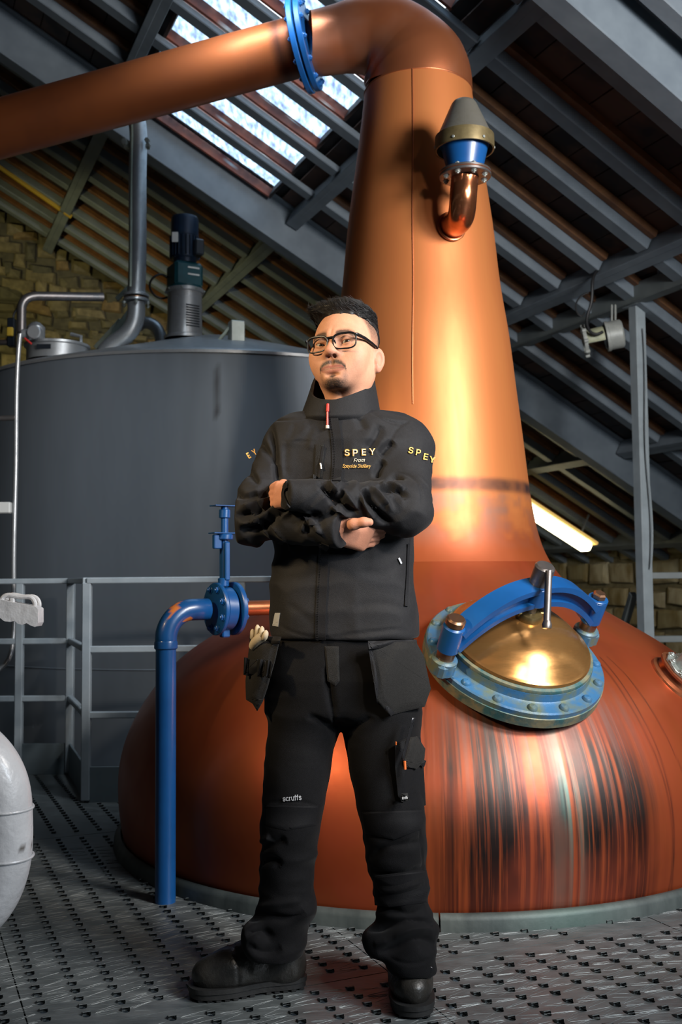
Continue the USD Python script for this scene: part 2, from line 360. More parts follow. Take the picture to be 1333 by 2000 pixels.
# skylight: panes between the rafters, deep stained reveals
cells = [u for u in RAFT if SKU0 <= u <= SKU1]
edges = [(cells[i] + .053, cells[i + 1] - .053) for i in range(len(cells) - 1)] + [(cells[-1] + .053, 1.83)]
edges = [(-1.83, cells[0] - .053)] + edges
for k, (u0, u1) in enumerate(edges):
    w = thing(f'window_{k + 1}', f'narrow rooflight pane between grey rafters, number {k + 1} from the right end of the rooflight', 'window', RP((u0 + u1) / 2, (SKV0 + SKV1) / 2, .2), kind='structure')
    um = (u0 + u1) / 2; vm = (SKV0 + SKV1) / 2; Lv = SKV1 - SKV0; Lu = u1 - u0
    obj('pane', RB(um, vm, .112, Lu, Lv, .008, .001), 'sky_glass', w, smooth=False)
    for s, uu in ((1, u0 + .012), (-1, u1 - .012)):
        g = trimesh.util.concatenate([RB(uu, vm, .082, .024, Lv, .074, .002)])
        for _ in range(4): g = g.subdivide() if len(g.vertices) < 6000 else g
        fl = (meshkit.fbm(g.vertices * 14, 4, 3) > .70).astype(float)
        obj('reveal', g, 'reveal_wood', w, smooth=False, attrs={'flake': fl})
    for vv in (SKV0, SKV1):
        obj('end_board', RB(um, vv, .095, Lu, .024, .10, .002), 'board_2', w, smooth=False)
# spare roof: the other slope beyond the ridge, plain
RIDGE = RP(0, V0)
Q2 = np.array([-Q[0], -Q[1], Q[2]])
N2 = np.array([-N[0], -N[1], N[2]])
obj('ceiling', cbox(RIDGE + Q2 * 3.5 + .14 * N2, P, Q2, N2, 22, 7.2, .04), 'board_0', None, smooth=False, label='plain dark boarded roof slope beyond the ridge', cat='ceiling', kind='structure')
obj('ceiling', RB(-8.7, (V0 + V1) / 2, .14, 7, V1 - V0, .04), 'board_1', None, smooth=False, label='plain dark boarded roof over the front of the hall', cat='ceiling', kind='structure')

_cov = [RB(.0, (V0 + SKV0) / 2, .165, 13, SKV0 - V0, .02), RB(.0, (V1 + .5 + SKV1) / 2, .165, 13, V1 + .5 - SKV1, .02),
        RB((-6.5 - 1.86) / 2, (SKV0 + SKV1) / 2, .165, 6.5 - 1.86, SKV1 - SKV0, .02), RB((1.85 + 6.5) / 2, (SKV0 + SKV1) / 2, .165, 6.5 - 1.85, SKV1 - SKV0, .02)]
obj('roof_covering', _cov, 'black_void', None, smooth=False, label='outer roof covering above the boards around the rooflight', cat='roof', kind='structure')
obj('trim_ridge', cbox(RIDGE + EZ * .16, P, E, EZ, 22, 1.1, .06), 'board_2', None, smooth=False, label='dark ridge board where the two roof slopes meet', cat='ridge board', kind='structure')
# walls ---------------------------------------------------------------
def stone_wall(o, du, dz, n_out, u0, u1, z0, z1, hmin, hmax, wmin, wmax, keep, mats, parent, depth=.10, seed=1):
    r = np.random.default_rng(seed); z = z0
    while z < z1:
        h = r.uniform(hmin, hmax); hj = 0 if depth < .1 else .045; u = u0 - r.uniform(0, wmin)
        while u < u1:
            w = r.uniform(wmin, wmax); hh = h * r.uniform(.72, 1.0 if depth < .1 else 1.5); uc, zc = u + w / 2, z + h / 2 + r.normal(0, hj)
            if keep(uc, zc):
                pts = []
                for a in (-1, 1):
                    for b in (-1, 1):
                        for c, k in ((-1, 1.0), (.35, .97), (1, .72)):
                            pts.append((a * w * .47 * k * r.uniform(.86, 1.02), b * hh * .47 * k * r.uniform(.8, 1.04), c * depth / 2 * r.uniform(.7, 1.15)))
                pts += [(r.uniform(-.2, .2) * w, r.uniform(-.2, .2) * hh, depth * .55 * r.uniform(.8, 1.2))]
                m = trimesh.convex.convex_hull(np.array(pts))
                t = r.normal(0, .05 if depth < .1 else .10); ca, sa = math.cos(t), math.sin(t)
                obj('stone', frame_mesh(trimesh.Trimesh(m.vertices, m.faces, process=False), o + du * uc + dz * zc, du * ca + dz * sa, dz * ca - du * sa, n_out), mats[r.integers(0, len(mats))], parent, smooth=20)
            u += w
        z += h
# gable wall (seen at the left, behind the tank): local u runs along E
GO = RP(GABLE, 0); GO = np.array([GO[0], GO[1], 0])
def on_gable(px, py):
    d = W(px, py, 1) - CAM; t = ((GO - CAM) @ P) / (d @ P); X = CAM + d * t
    return (X - GO) @ E, X[2]
wall_left = thing('wall_left', 'rough rubble stone gable wall behind the grey tank, greenish in the lamp light', 'wall', GO + E * -3, kind='structure')
obj('wall_core', cbox(GO + P * .16 + E * -3.0 + EZ * 1.2, E, EZ, P, 18, 9, .2), 'mortar', wall_left, smooth=False)
g0, _ = on_gable(-20, 500); g1, _ = on_gable(640, 600); _, gz1 = on_gable(0, 330); _, gz0 = on_gable(300, 740)
roofz = lambda u: (A[2] + ((u - (A - GO) @ E) / (Q @ E)) * Q[2])
stone_wall(GO + P * .05, E, EZ, -P, g0 - .9, g1, gz0, gz1, .08, .19, .10, .42, lambda u, z: z < roofz(u) + .12, ['stone_0', 'stone_1', 'stone_2', 'stone_3', 'stone_4', 'stone_1'], wall_left, seed=4)
# eaves wall at the right
EV = 3.62
EO = RP(0, EV); EO = np.array([EO[0], EO[1], 0])
wall_right = thing('wall_right', 'low pale stone eaves wall with brown stains behind the copper still', 'wall', EO, kind='structure')
obj('wall_core', cbox(EO + E * .2 + EZ * .2, P, EZ, E, 24, 3.4, .2), 'pale_mortar', wall_right, smooth=False)
stone_wall(EO + E * .06, P, EZ, -E, -.5, 5.8, .1, 1.55, .24, .36, .35, .8, lambda u, z: True, ['pale_stone_0', 'pale_stone_1', 'pale_stone_2'], wall_right, depth=.07, seed=9)
# plain walls that close the hall out of view
obj('wall_front', cbox(P * -6.5 + EZ * 2.5, E, EZ, P, 24, 9, .2), 'plaster', None, smooth=False, label='plain plastered end wall of the hall', cat='wall', kind='structure')
obj('wall_side', cbox(GO * 0 + E * -7.6 + EZ * 1.5, P, EZ, E, 26, 7, .2), 'plaster', None, smooth=False, label='plain plastered long side wall of the hall', cat='wall', kind='structure')

# ================================================================== floor of pierced tread plates
AX = np.array([0.365, 4.5])                  # still axis
SKIRT_R = 1.33
floor = thing('floor', 'dark pierced steel tread plate floor with scratched worn surface', 'floor', (0, 3, FLOOR), kind='structure')
Yn, Yf, Xc0, Xc1 = 5.07, 5.80, -1.525, -1.252
walk = Polygon([(-4.5, -1), (4.5, -1), (4.5, 9), (1.1, 9), (1.1, Yn), (Xc1, Yn), (Xc0, Yf), (-4.5, Yf)])
walk = walk.difference(Polygon([(AX[0] + 1.2 * math.cos(t), AX[1] + 1.2 * math.sin(t)) for t in np.linspace(0, 2 * np.pi, 40)[:-1]]))
P2, E2 = P[:2], E[:2]
def toXY(e, p): return np.array([0.0, 0.0]) + e * E2 + p * P2
seam = W(10, 1855, 1) - CAM; seam = CAM + seam * ((FLOOR - H) / seam[2]); se, sp = seam[:2] @ E2, seam[:2] @ P2
PW, PL = .94, 1.9
hole_shape = [(math.cos(t) * .0100, -math.sin(t) * .0105) for t in np.linspace(0, math.pi, 6)] + [(-.0068, .015), (.0068, .015)]
lugs = []
def in_view(x, y):
    v = np.array([x, y, FLOOR]) - CAM; z = v @ fwd
    if z < .5: return False
    px = 666.5 + F * (v @ RIGHT) / z; py = 1000 - F * (v @ UP) / z
    return -420 < px < 1750 and py < 2300
for i in range(-5, 6):
    for j in range(-2, 5):
        e0 = se + i * PW; p0 = sp - .62 + j * PL
        cell = Polygon([toXY(e0 + .002, p0 + .002), toXY(e0 + PW - .002, p0 + .002), toXY(e0 + PW - .002, p0 + PL - .002), toXY(e0 + .002, p0 + PL - .002)])
        c = cell.intersection(walk)
        if c.is_empty or c.area < .01: continue
        for poly in getattr(c, 'geoms', [c]):
            if poly.area < .01: continue
            inner = poly.buffer(-.022); holes = []
            near = poly.distance(sbox(-2.3, 2.2, 1.7, 5.9)) == 0
            if near:
                for a in range(10):
                    for b in range(36):
                        e = e0 + .045 + a * .094; p = p0 + .02 + b * .0535 + (a % 2) * .0
                        p += (a * .039) % .0535
                        x, y = toXY(e, p) + rng.normal(0, .0012, 2)
                        if not in_view(x, y): continue
                        hp = Polygon([toXY(e, p) + q[0] * E2 + q[1] * P2 for q in hole_shape])
                        if inner.contains(hp): holes.append(list(hp.exterior.coords)); lugs.append((x, y, e, p))
            body = Polygon(list(poly.exterior.coords), [list(r.coords) for r in poly.interiors] + holes)
            m = trimesh.creation.extrude_polygon(body, .006, engine='earcut')
            m.apply_translation((0, 0, FLOOR - .006))
            obj('floor_plate', m, 'floor_plate', floor, smooth=False)
def lug_mesh(e, p, x, y):
    # a tongue of plate bent up over each hole, open towards the front
    h = .0065 * (.85 + .3 * rng.random()); o = toXY(e, p); w = .0106
    L = [(-w, 0, 0), (-w * .92, .001, h), (w * .92, .001, h), (w, 0, 0), (-w * .7, .024, .0003), (w * .7, .024, .0003), (-w * .9, .004, h + .0012), (w * .9, .004, h + .0012)]
    V = np.array([(*(o + a * E2 + b * P2), FLOOR + c) for a, b, c in L])
    return trimesh.Trimesh(V, np.array([(0, 4, 1), (1, 4, 6), (6, 4, 5), (6, 5, 7), (7, 5, 2), (2, 5, 3), (1, 6, 2), (6, 7, 2)]), process=False)
lugs.sort(key=lambda t: t[1])
for x, y, e, p in lugs[:300]:
    obj('tread_lug', lug_mesh(e, p, x, y), 'tread_steel', floor, smooth=False)
if len(lugs) > 300:
    obj('tread_lugs', [lug_mesh(e, p, x, y) for x, y, e, p in lugs[300:]], 'tread_steel', floor, smooth=False, kind='stuff')
# fan shaped scoring pressed between the lugs: fine raised ribs
rib = []
for x, y, e, p in lugs:
    if y > 4.2: continue
    for da in rng.uniform(-.42, .42, 5):
        s = 1 if rng.random() < .5 else -1
        d = s * (math.cos(da) * E2 + math.sin(da) * P2); c0 = toXY(e, p) + d * .02; c1 = toXY(e, p) + d * rng.uniform(.06, .13)
        nn = np.array([-d[1], d[0]]) * .0007
        V = np.array([(*(c0 - nn), FLOOR), (*(c0 + nn), FLOOR), (*c1, FLOOR), (*(c0 * .9 + c1 * .1), FLOOR + .0008)])
        rib.append((V, np.array([(0, 2, 3), (2, 1, 3), (1, 0, 3)])))
rv = np.vstack([r[0] for r in rib]); rf = np.vstack([r[1] + 4 * k for k, r in enumerate(rib)])
obj('scored_ribs', (rv, rf), 'floor_plate', floor, smooth=False, kind='stuff')
# steel joists and the dark level below
for k in range(-5, 6):
    q0 = toXY(se + k * PW, -1); q1 = toXY(se + k * PW, 7.5)
    if k in (-1, 0, 1, 2): obj('joist', bar((*q0, FLOOR - .10), (*toXY(se + k * PW, 4.6), FLOOR - .10), .06, .16), 'black_void', floor, smooth=False)
obj('floor', abox(0, 3, -2.6, 26, 26, .1), 'concrete', None, smooth=False, label='dark concrete floor of the level below the walkway', cat='floor', kind='structure')

# ================================================================== the copper still
PROF0 = np.array([(1.285, .0), (1.299, .05), (1.307, .12), (1.314, .226), (1.305, .332), (1.283, .40), (1.252, .475), (1.169, .601), (1.075, .712), (1.027, .748), (.925, .814),
                 (.794, .889), (.700, .946), (.611, 1.018), (.573, 1.062), (.536, 1.114), (.503, 1.194), (.478, 1.301), (.458, 1.45), (.440, 1.629), (.412, 1.876), (.384, 2.132),
                 (.352, 2.333), (.327, 2.594), (.298, 2.81), (.259, 3.09), (.242, 3.24)])
from scipy.interpolate import PchipInterpolator
_s0 = np.r_[0, np.cumsum(np.hypot(*np.diff(PROF0, axis=0).T))]
from scipy.ndimage import gaussian_filter1d
_t0 = np.linspace(0, _s0[-1], 800); PROF = np.stack([gaussian_filter1d(PchipInterpolator(_s0, PROF0[:, k])(_t0), 14, mode='nearest') for k in (0, 1)], 1)
PROF[0], PROF[-1] = PROF0[0], PROF0[-1]
_s = np.r_[0, np.cumsum(np.hypot(*np.diff(PROF, axis=0).T))]
_pr = PchipInterpolator(_s, PROF[:, 0]); _pz = PchipInterpolator(_s, PROF[:, 1])
def prof_slice(z0, z1, n):
    ss = np.linspace(0, _s[-1], 4000); z = _pz(ss); a, b = np.interp([z0, z1], z, ss); t = np.linspace(a, b, n)
    return np.stack([_pr(t), _pz(t)], 1)
def prof_r(z):
    ss = np.linspace(0, _s[-1], 4000); return np.interp(z, _pz(ss), _pr(ss))
AXC = np.array([AX[0], AX[1], 0.0])
def on_still(phi, z, off=0.):
    """azimuth phi measured from the side facing the camera, positive to the right"""
    r = prof_r(z); d = np.array([math.sin(phi), -math.cos(phi), 0]); dz = .01
    sl = (prof_r(z + dz) - prof_r(z - dz)) / (2 * dz); n = unit(d - sl * EZ)
    return AXC + d * r + EZ * z + n * off, n
still = thing('pot_still', 'large onion-shaped copper pot still with tall tapering neck and blue manhole clamp', 'copper still', (AX[0], AX[1], FLOOR))
# ---- manhole frame (needed for the stains)
def hit_still(px, py):
    d = W(px, py, 1) - CAM
    for t in np.linspace(2.8, 4.6, 4000):
        X = CAM + d * t
        if np.hypot(X[0] - AX[0], X[1] - AX[1]) < prof_r(np.clip(X[2], 0, 3.2)): return X
MH0 = hit_still(1003, 1289); _phi = math.atan2(MH0[0] - AX[0], -(MH0[1] - AX[1])); MHP, MHN = on_still(_phi, MH0[2])
_c, _sn = math.cos(.14), math.sin(.14); MHN = np.array([MHN[0] * _c - MHN[1] * _sn, MHN[0] * _sn + MHN[1] * _c, MHN[2]])
MX = unit(np.cross(EZ, MHN)); MY = np.cross(MHN, MX)      # MX to the right, MY up the slope
def mh(a, b, c): return MHP + a * MX + b * MY + c * MHN

def belly_attrs(m):
    v = m.vertices; ph = np.arctan2(v[:, 0] - AX[0], -(v[:, 1] - AX[1])); z = v[:, 2]
    px = (ph - _phi)                     # angle from the manhole
    q = np.stack([ph * 55, z * .55, 0 * z], 1); q2 = np.stack([ph * 110, z * 1.1, 0 * z + 3], 1)
    n1 = meshkit.fbm(q, 4, 11); n2 = meshkit.fbm(q2, 3, 5)
    below = np.clip((MHP[2] - .05 - z) / .12, 0, 1)
    band = np.exp(-np.abs(px / .27) ** 6)
    low = np.clip((.70 - z) / .25, .25, 1)
    dark = below * band * low * np.clip((n1 - .33) / .14, 0, 1) * (.62 + .45 * np.clip((n2 - .35) / .2, 0, 1))
    dark = np.maximum(dark, below * band * np.clip((.45 - z) / .3, 0, 1) * np.clip((n2 - .36) / .12, 0, 1) * .85)
    grey = below * np.exp(-np.abs(px / .30) ** 4) * np.clip((z - .25) / .35, 0, 1) * (.35 + .65 * np.clip((n2 - .4) / .25, 0, 1)) * .9
    cen = np.exp(-np.abs((px - .045 + .03 * (z - .4)) / .022) ** 2) * np.clip((n2 - .42) / .12, 0, 1)
    wide = np.exp(-np.abs((px + .01) / .05) ** 4) * np.clip((.45 - z) / .35, 0, 1) * np.clip((n1 - .40) / .15, 0, 1) * .6
    green = below * np.maximum(cen, wide)
    fine = np.clip((meshkit.fbm(np.stack([ph * 5, z * 3, 0 * z], 1), 4, 21) - .5) / .15, 0, 1) * .35
    thin = np.zeros_like(z)
    for c, w, s in ((.33, .004, .03), (.40, .003, .06), (-.31, .003, .0), (.36, .003, -.02)):
        thin += np.exp(-((px - c - s * (MHP[2] - z) - .012 * (meshkit.fbm(np.stack([z * 6, z * 0 + c * 50, z * 0], 1), 3, 2) - .5)) / w) ** 2) * (z < MHP[2]) * .7
    dark = np.clip(dark * 1.8, 0, 1); darkb = np.maximum(dark, thin)
    darkb = np.maximum(darkb, np.clip((z - .93) / .05, 0, 1) * 0)
    red = fine + np.clip((.2 - z) / .2, 0, 1) * .3
    upper = np.clip((z - .70) / .25, 0, 1) * .30 * meshkit.fbm(np.stack([ph * 9, z * 9, 0 * z], 1), 4, 8)
    upper = upper * np.clip((1.10 - z) / .12, 0, 1)
    return dict(dark=np.clip(darkb, 0, 1), grey=np.clip(np.maximum(grey, upper), 0, 1), green=np.clip(green, 0, 1), red=np.clip(red, 0, 1), run=np.stack([ph * 75, z * 1.3, 0 * z], 1))
belly = lathe(prof_slice(.0, 1.115, 110), 1280, AXC, np.array([0, -1.0, 0]), np.array([1.0, 0, 0]), EZ)
belly.invert()
obj('pot', belly, 'copper_belly', still, label='bulging red copper pot with dark and green runs below the manhole', attrs=belly_attrs(belly))
neck = lathe(prof_slice(1.115, 3.24, 240), 200, AXC, np.array([0, -1.0, 0]), np.array([1.0, 0, 0]), EZ)
neck.invert()
_z = neck.vertices[:, 2]; _ph = np.arctan2(neck.vertices[:, 0] - AX[0], -(neck.vertices[:, 1] - AX[1]))
_n = meshkit.fbm(np.stack([_ph * 6, _z * 14, 0 * _z], 1), 4, 3)
_dk = np.exp(-((_z - 1.425) / .028) ** 4) * (.45 + .75 * _n)
_gr = np.clip((1.40 - _z) / .02, 0, 1) * np.clip((_z - 1.16) / .15, 0, 1) * np.clip((_n - .3) * 2.2, 0, 1)
obj('neck', neck, 'copper_neck', still, label='tall tapering orange copper neck', attrs=dict(dark=np.clip(_dk, 0, 1), grey=np.clip(_gr, 0, 1), red=np.clip((1.42 - _z) / .20 + (_n - .5) * 1.2, 0, 1) * np.clip((1.42 - _z) / .05, 0, 1)))
# lead covered skirt in two lapped pieces
for a0, a1 in ((-2.2, .0), (.004, 2.2)):
    sk = lathe([(1.30, .03), (1.315, .03), (1.325, .012), (SKIRT_R, FLOOR - .01)], 90, AXC, np.array([0, -1.0, 0]), np.array([1.0, 0, 0]), EZ, a0 - .06, a1 - .06)
    sk.invert(); v = sk.vertices; ph = np.arctan2(v[:, 0] - AX[0], -(v[:, 1] - AX[1]))
    obj('base_skirt', sk, 'lead_skirt', still, label='grey weathered metal skirt', attrs=dict(green=np.exp(-((ph - _phi - .02) / .12) ** 2)))
# welded seams
def seam_strip(phi, z0, z1, n=60):
    return tube([on_still(phi + .004 * math.sin(z * 9), z, .0005)[0] for z in np.linspace(z0, z1, n)], .0032, 8)
obj('weld_seam', seam_strip(-.17, 1.75, 3.235), 'copper_top', still)
obj('weld_seam', tube(np.array([AXC + np.array([math.sin(p), -math.cos(p), 0]) * .2425 + EZ * 3.236 for p in np.linspace(-2, 2, 60)]), .0035, 8), 'copper_top', still)
# swan neck: swept bend from the top of the neck to the flange
SD = unit(np.array([-1, .21, -.16]))              # direction of the lyne arm
FL = W(606, 85, 4.52)                             # flange centre
c0 = AXC + EZ * 3.23
path = smooth_path([c0, c0 + EZ * .10 + SD * .006, c0 + EZ * .215 + SD * .075, W(752, 78, 4.51), W(690, 72, 4.515), FL], 46)
_t = np.linspace(0, 1, 46); rad = np.interp(_t, [0, .18, .38, .58, .78, 1], [.242, .236, .212, .174, .148, .138])
sw = tube(path, rad, 64, caps=False)
_k = np.repeat(_t, 64)
obj('swan_neck', sw, 'copper_top', still, label='swan neck bend of browner copper', attrs=dict(dark=np.zeros(len(sw.vertices)), grey=np.clip(meshkit.fbm(sw.vertices * 5, 4, 7) - .45, 0, 1) * .5))
# lyne arm
L0 = FL + SD * .02; L1 = FL + SD * 4.3
n = 290; pts = np.linspace(L0, L1, n); la = tube(pts, np.linspace(.132, .142, n), 56)
d = (la.vertices - L0) @ SD; nz = meshkit.fbm(la.vertices * 9, 3, 3)
dk = np.clip(1 - (d - .10 - .03 * (nz - .5)) / .05, 0, 1) * (.95 - .55 * np.exp(-((d - .075) / .028) ** 2))
sp = (meshkit.noise(la.vertices * 45, 5) > .985).astype(float)
obj('lyne_arm', la, 'copper_arm', still, label='straight brown copper pipe sloping down to the left', attrs=dict(dark=dk, grey=sp))
fl = obj('flange', [disc(FL + SD * .030, SD, .210, .026, .003, 64, .10), disc(FL - SD * .004, SD, .205, .026, .003, 64, .10)], 'blue_paint', still, label='blue bolted pipe flange')
for q in ring_points(FL, SD, .178, 12, .2):
    obj('bolt', bolt(q - SD * .004, -SD, .012, .010), 'blue_paint', fl); obj('bolt', bolt(q + SD * .056, SD, .012, .010), 'blue_paint', fl)
# ---- vacuum valve on the neck
VX, VY = W(909, 340, 4.0)[0], 4.0
top = np.array([VX, VY, W(909, 344, VY)[2]])
ez_ = W(886, 438, 4.14)[2]
e0, en = on_still(math.asin(np.clip((W(880, 438, 4.19)[0] - AX[0]) / prof_r(ez_), -1, 1)), ez_)
_m = np.array([VX - .008, VY + .006, ez_ + .035])
pth = smooth_path([e0 - en * .05, e0 + en * .035, .5 * (e0 + en * .09) + .5 * _m - EZ * .012, _m + EZ * .03, .5 * _m + .5 * top + EZ * .02, top], 36)
obj('vent_elbow', tube(pth, .0545, 32), 'copper_bright', still, label='short bright copper elbow on the neck')
obj('elbow_collar', tube(e0 + .058 * (np.cos(np.linspace(0, 2 * np.pi, 33))[:, None] * unit(np.cross(EZ, en)) + np.sin(np.linspace(0, 2 * np.pi, 33))[:, None] * np.cross(en, unit(np.cross(EZ, en)))) + en * .012, .006, 8), 'copper_pipe', still)
zt = top[2]; o = np.array([VX, VY, 0])
vf = obj('vent_flange', [disc(o + EZ * (zt - .006), EZ, .104, .012, .002, 48), disc(o + EZ * (zt + .008), EZ, .103, .010, .002, 48)], 'steel_dark', still, label='round bolted pipe flange of the vent')
obj('gasket', disc(o + EZ * (zt + .0055), EZ, .1045, .003, .001, 48), 'copper_pipe', vf)
for q in ring_points(o + EZ * (zt - .006), EZ, .082, 8, .3):
    obj('bolt', bolt(q, -EZ, .0105, .009), 'galvanised', vf); obj('bolt', bolt(q + EZ * .024, EZ, .0105, .009), 'galvanised', vf)
obj('vent_cone', lathe([(.066, zt + .016), (.070, zt + .02), (.094, zt + .118), (.099, zt + .122), (.08, zt + .13), (.001, zt + .13)], 48, o), 'blue_paint', still, label='blue conical seat under the vent hood')
hd = obj('vent_hood', lathe([(.112, zt + .105), (.1165, zt + .104), (.1175, zt + .12), (.116, zt + .158), (.112, zt + .162), (.108, zt + .165), (.052, zt + .292), (.043, zt + .305), (.028, zt + .313), (.001, zt + .315)], 64, o), 'hood_grey', still, label='grey conical vent hood')
obj('hood_band', lathe([(.1130, zt + .103), (.1180, zt + .104), (.1190, zt + .12), (.1178, zt + .160), (.1120, zt + .163)], 64, o), 'hood_band', hd, label='bronze band around the hood')
for q in ring_points(o + EZ * (zt + .118), EZ, .1185, 6, .55):
    obj('screw', disc(q, unit(q - o - EZ * (zt + .118)), .006, .004, .001, 10), 'galvanised', hd)
# ---- manhole
LA = lambda prof, nn, c=0.: lathe(prof, nn, mh(0, 0, c), MX, MY, MHN)
obj('manhole_neck', LA([(.262, -.10), (.262, .03)], 64), 'copper_pipe', still)
fr = obj('manhole_flange', LA([(.24, .004), (.305, .002), (.310, .006), (.310, .024), (.305, .029), (.272, .031), (.262, .036), (.258, .062), (.24, .064)], 96), 'blue_verdigris', still, label='round blue manhole flange crusted green')
obj('flange_edge', LA([(.304, -.030), (.312, -.028), (.313, .006), (.306, .009)], 96), 'verdigris', fr)
for q in ring_points(mh(0, 0, .029), MHN, .288, 16, .12):
    obj('rivet', lathe([(.0175, 0), (.0165, .006), (.012, .011), (.001, .0135)], 14, q, *axes_of(MHN)), 'blue_verdigris', fr)
ld = obj('manhole_lid', LA([(.243, .074), (.246, .080), (.243, .088), (.232, .094), (.205, .118), (.165, .146), (.115, .168), (.06, .180), (.001, .184)], 96), 'brass', still, label='polished brass domed manhole lid')
obj('lid_rim', LA([(.20, .060), (.256, .060), (.258, .066), (.256, .074), (.243, .078)], 96), 'verdigris', ld, label='green crusted lid rim')
obj('lid_boss', [LA([(.046, .178), (.046, .196), (.042, .204), (.022, .207), (.001, .207)], 36)] + [cbox(mh(s * .042, .0, .20), MX, MY, MHN, .018, .028, .014, .003) for s in (-1, 1)], 'brass_dull', ld)
for s in (-1, 1): obj('eye_bolt', tube([mh(s * .03, .02, .205), mh(s * .058, .022, .208)], .005, 10), 'brass_dull', ld)
# arched clamp: I section swept along an arch from post to post
ANG = math.radians(12); CX = math.cos(ANG) * MX + math.sin(ANG) * MY; CY = -math.sin(ANG) * MX + math.cos(ANG) * MY
def cl(a, b, c): return MHP + a * CX + b * CY + c * MHN
SPAN = .315
def arch_pts(off): 
    t = np.linspace(-1, 1, 41)
    return [cl(SPAN * .93 * a, 0.0, .150 + .130 * (1 - abs(a) ** 2.3) + off) for a in t]
def ribbon(c, width, thick):
    """rectangular bar along curve c: width along CY, thick in the arch plane"""
    c = np.array(c); t = np.gradient(c, axis=0); t /= np.linalg.norm(t, axis=1, keepdims=True); nn = np.cross(np.broadcast_to(CY, t.shape), t)
    V = np.stack([c + a * CY * width / 2 + b * nn * thick / 2 for a, b in ((-1, -1), (1, -1), (1, 1), (-1, 1))], 1).reshape(-1, 3)
    n = len(c); i, j = np.meshgrid(np.arange(n - 1), np.arange(4), indexing='ij')
    q = np.stack([i * 4 + j, i * 4 + (j + 1) % 4, (i + 1) * 4 + (j + 1) % 4, (i + 1) * 4 + j], -1).reshape(-1, 4)
    Fc = np.vstack([q[:, [0, 1, 2]], q[:, [0, 2, 3]], [[0, 2, 1], [0, 3, 2]], [[4 * n - 4, 4 * n - 3, 4 * n - 2], [4 * n - 4, 4 * n - 2, 4 * n - 1]]])
    return trimesh.Trimesh(V, Fc, process=False)
ends = [disc(cl(s * SPAN, 0, .105), MHN, .036, .100, .006, 32) for s in (-1, 1)]
mid = disc(cl(0, 0, .238), MHN, .040, .078, .006, 32)
arch = [ribbon(arch_pts(.028), .072, .020), ribbon(arch_pts(-.004), .026, .060), ribbon(arch_pts(-.032), .064, .018)] + ends + [mid]
ca = obj('clamp_arch', arch, 'blue_paint', still, smooth=40, label='blue arched cast clamp bar over the lid')
for s in (-1, 1):
    st = obj('clamp_stud', [disc(cl(s * SPAN, 0, .03), MHN, .030, .085, .003, 28)], 'bronze_stud', still, label='bronze clamp stud')
    obj('stud_head', disc(cl(s * SPAN, 0, .203), MHN, *((.032, .030) if s < 0 else (.024, .026)), .006, 28 if s < 0 else 6), 'bronze_stud', st)
    if s > 0: obj('washer', disc(cl(s * SPAN, 0, .199), MHN, .036, .008, .002, 28), 'blue_paint', st)
    obj('stud_lug', [cbox(cl(s * (SPAN + .004), 0, .045), CX, CY, MHN, .07, .085, .06, .012), disc(cl(s * SPAN, 0, .02), MHN, .044, .058, .006, 28)], 'blue_verdigris', st)
sc = obj('clamp_screw', [disc(cl(0, 0, .305), MHN, .034, .082, .006, 32), disc(cl(0, 0, .20), MHN, .020, .14, .003, 24)], 'steel_dark', still, label='steel clamping screw head')
hb = cl(0.0, -.02, .355); dn = unit(-EZ * 1.0 - .10 * MX - np.array([0, .16, 0])); hb = hb - np.array([0, .030, 0])
obj('tommy_bar', [tube([hb - dn * .02, hb + dn * .155], .0115, 18), lathe([(.001, -.014), (.012, -.012), (.016, 0), (.014, .012), (.001, .014)], 18, hb + dn * .155, *axes_of(dn))], 'steel_dark', sc, label='hanging steel turning bar')
# ---- side nozzle at the right edge of the pot
NZ = hit_still(1318, 1325); nph = math.atan2(NZ[0] - AX[0], -(NZ[1] - AX[1])); np0, nn = on_still(nph, NZ[2])
nx, ny, nz_ = axes_of(nn)
obj('nozzle', lathe([(.105, -.02), (.100, .004), (.085, .012), (.080, .03), (.092, .034), (.092, .042), (.07, .043), (.001, .043)], 40, np0, nx, ny, nn), 'copper_pipe', still, label='copper nozzle ring on the pot shoulder')
nf = obj('nozzle_flange', [disc(np0 + nn * .043, nn, .082, .012, .002, 8)], 'galvanised', still)
for q in ring_points(np0 + nn * .055, nn, .066, 8, .2): obj('bolt', bolt(q, nn, .010, .010), 'galvanised', nf)
obj('nozzle_pipe', tube([np0 + nn * .05, np0 + nn * 1.3], .048, 28), 'galvanised', still, label='grey pipe rising from the nozzle')

# ================================================================== blue stand pipe with its valve
BP = W(321, 1765, 1) - CAM; BP = CAM + BP * ((FLOOR - H) / BP[2]); bx, by = BP[0], BP[1] + .02
bz = W(321, 1192, by)[2]
HD = unit(np.array([math.cos(math.radians(34)), math.sin(math.radians(34)), 0]))
stand = thing('stand_pipe', 'glossy blue stand pipe rising from the floor into a flanged blue valve', 'pipe', (bx, by, FLOOR))
RB_ = .0345; br = .098
e_c = np.array([bx, by, bz - br]) + HD * br
bend = arc(e_c, -HD, EZ, br, 0, math.pi / 2, 18)
obj('riser', tube([(bx, by, FLOOR - .05), (bx, by, .3), (bx, by, bz - br - .012)], RB_, 36), 'blue_paint', stand)
bd = tube(np.vstack([[(bx, by, bz - br - .03)], bend, [bend[-1] + HD * .06]]), RB_ * 1.08, 36)
v = bd.vertices; ru = (meshkit.fbm(v * 28, 3, 9) > .5) & (np.abs((v - e_c) @ HD + .078 - .02) < .05) & ((v - e_c) @ EZ > .045) & ((v - e_c) @ np.cross(HD, EZ) > -.006) & ((v - e_c) @ np.cross(HD, EZ) < .03)
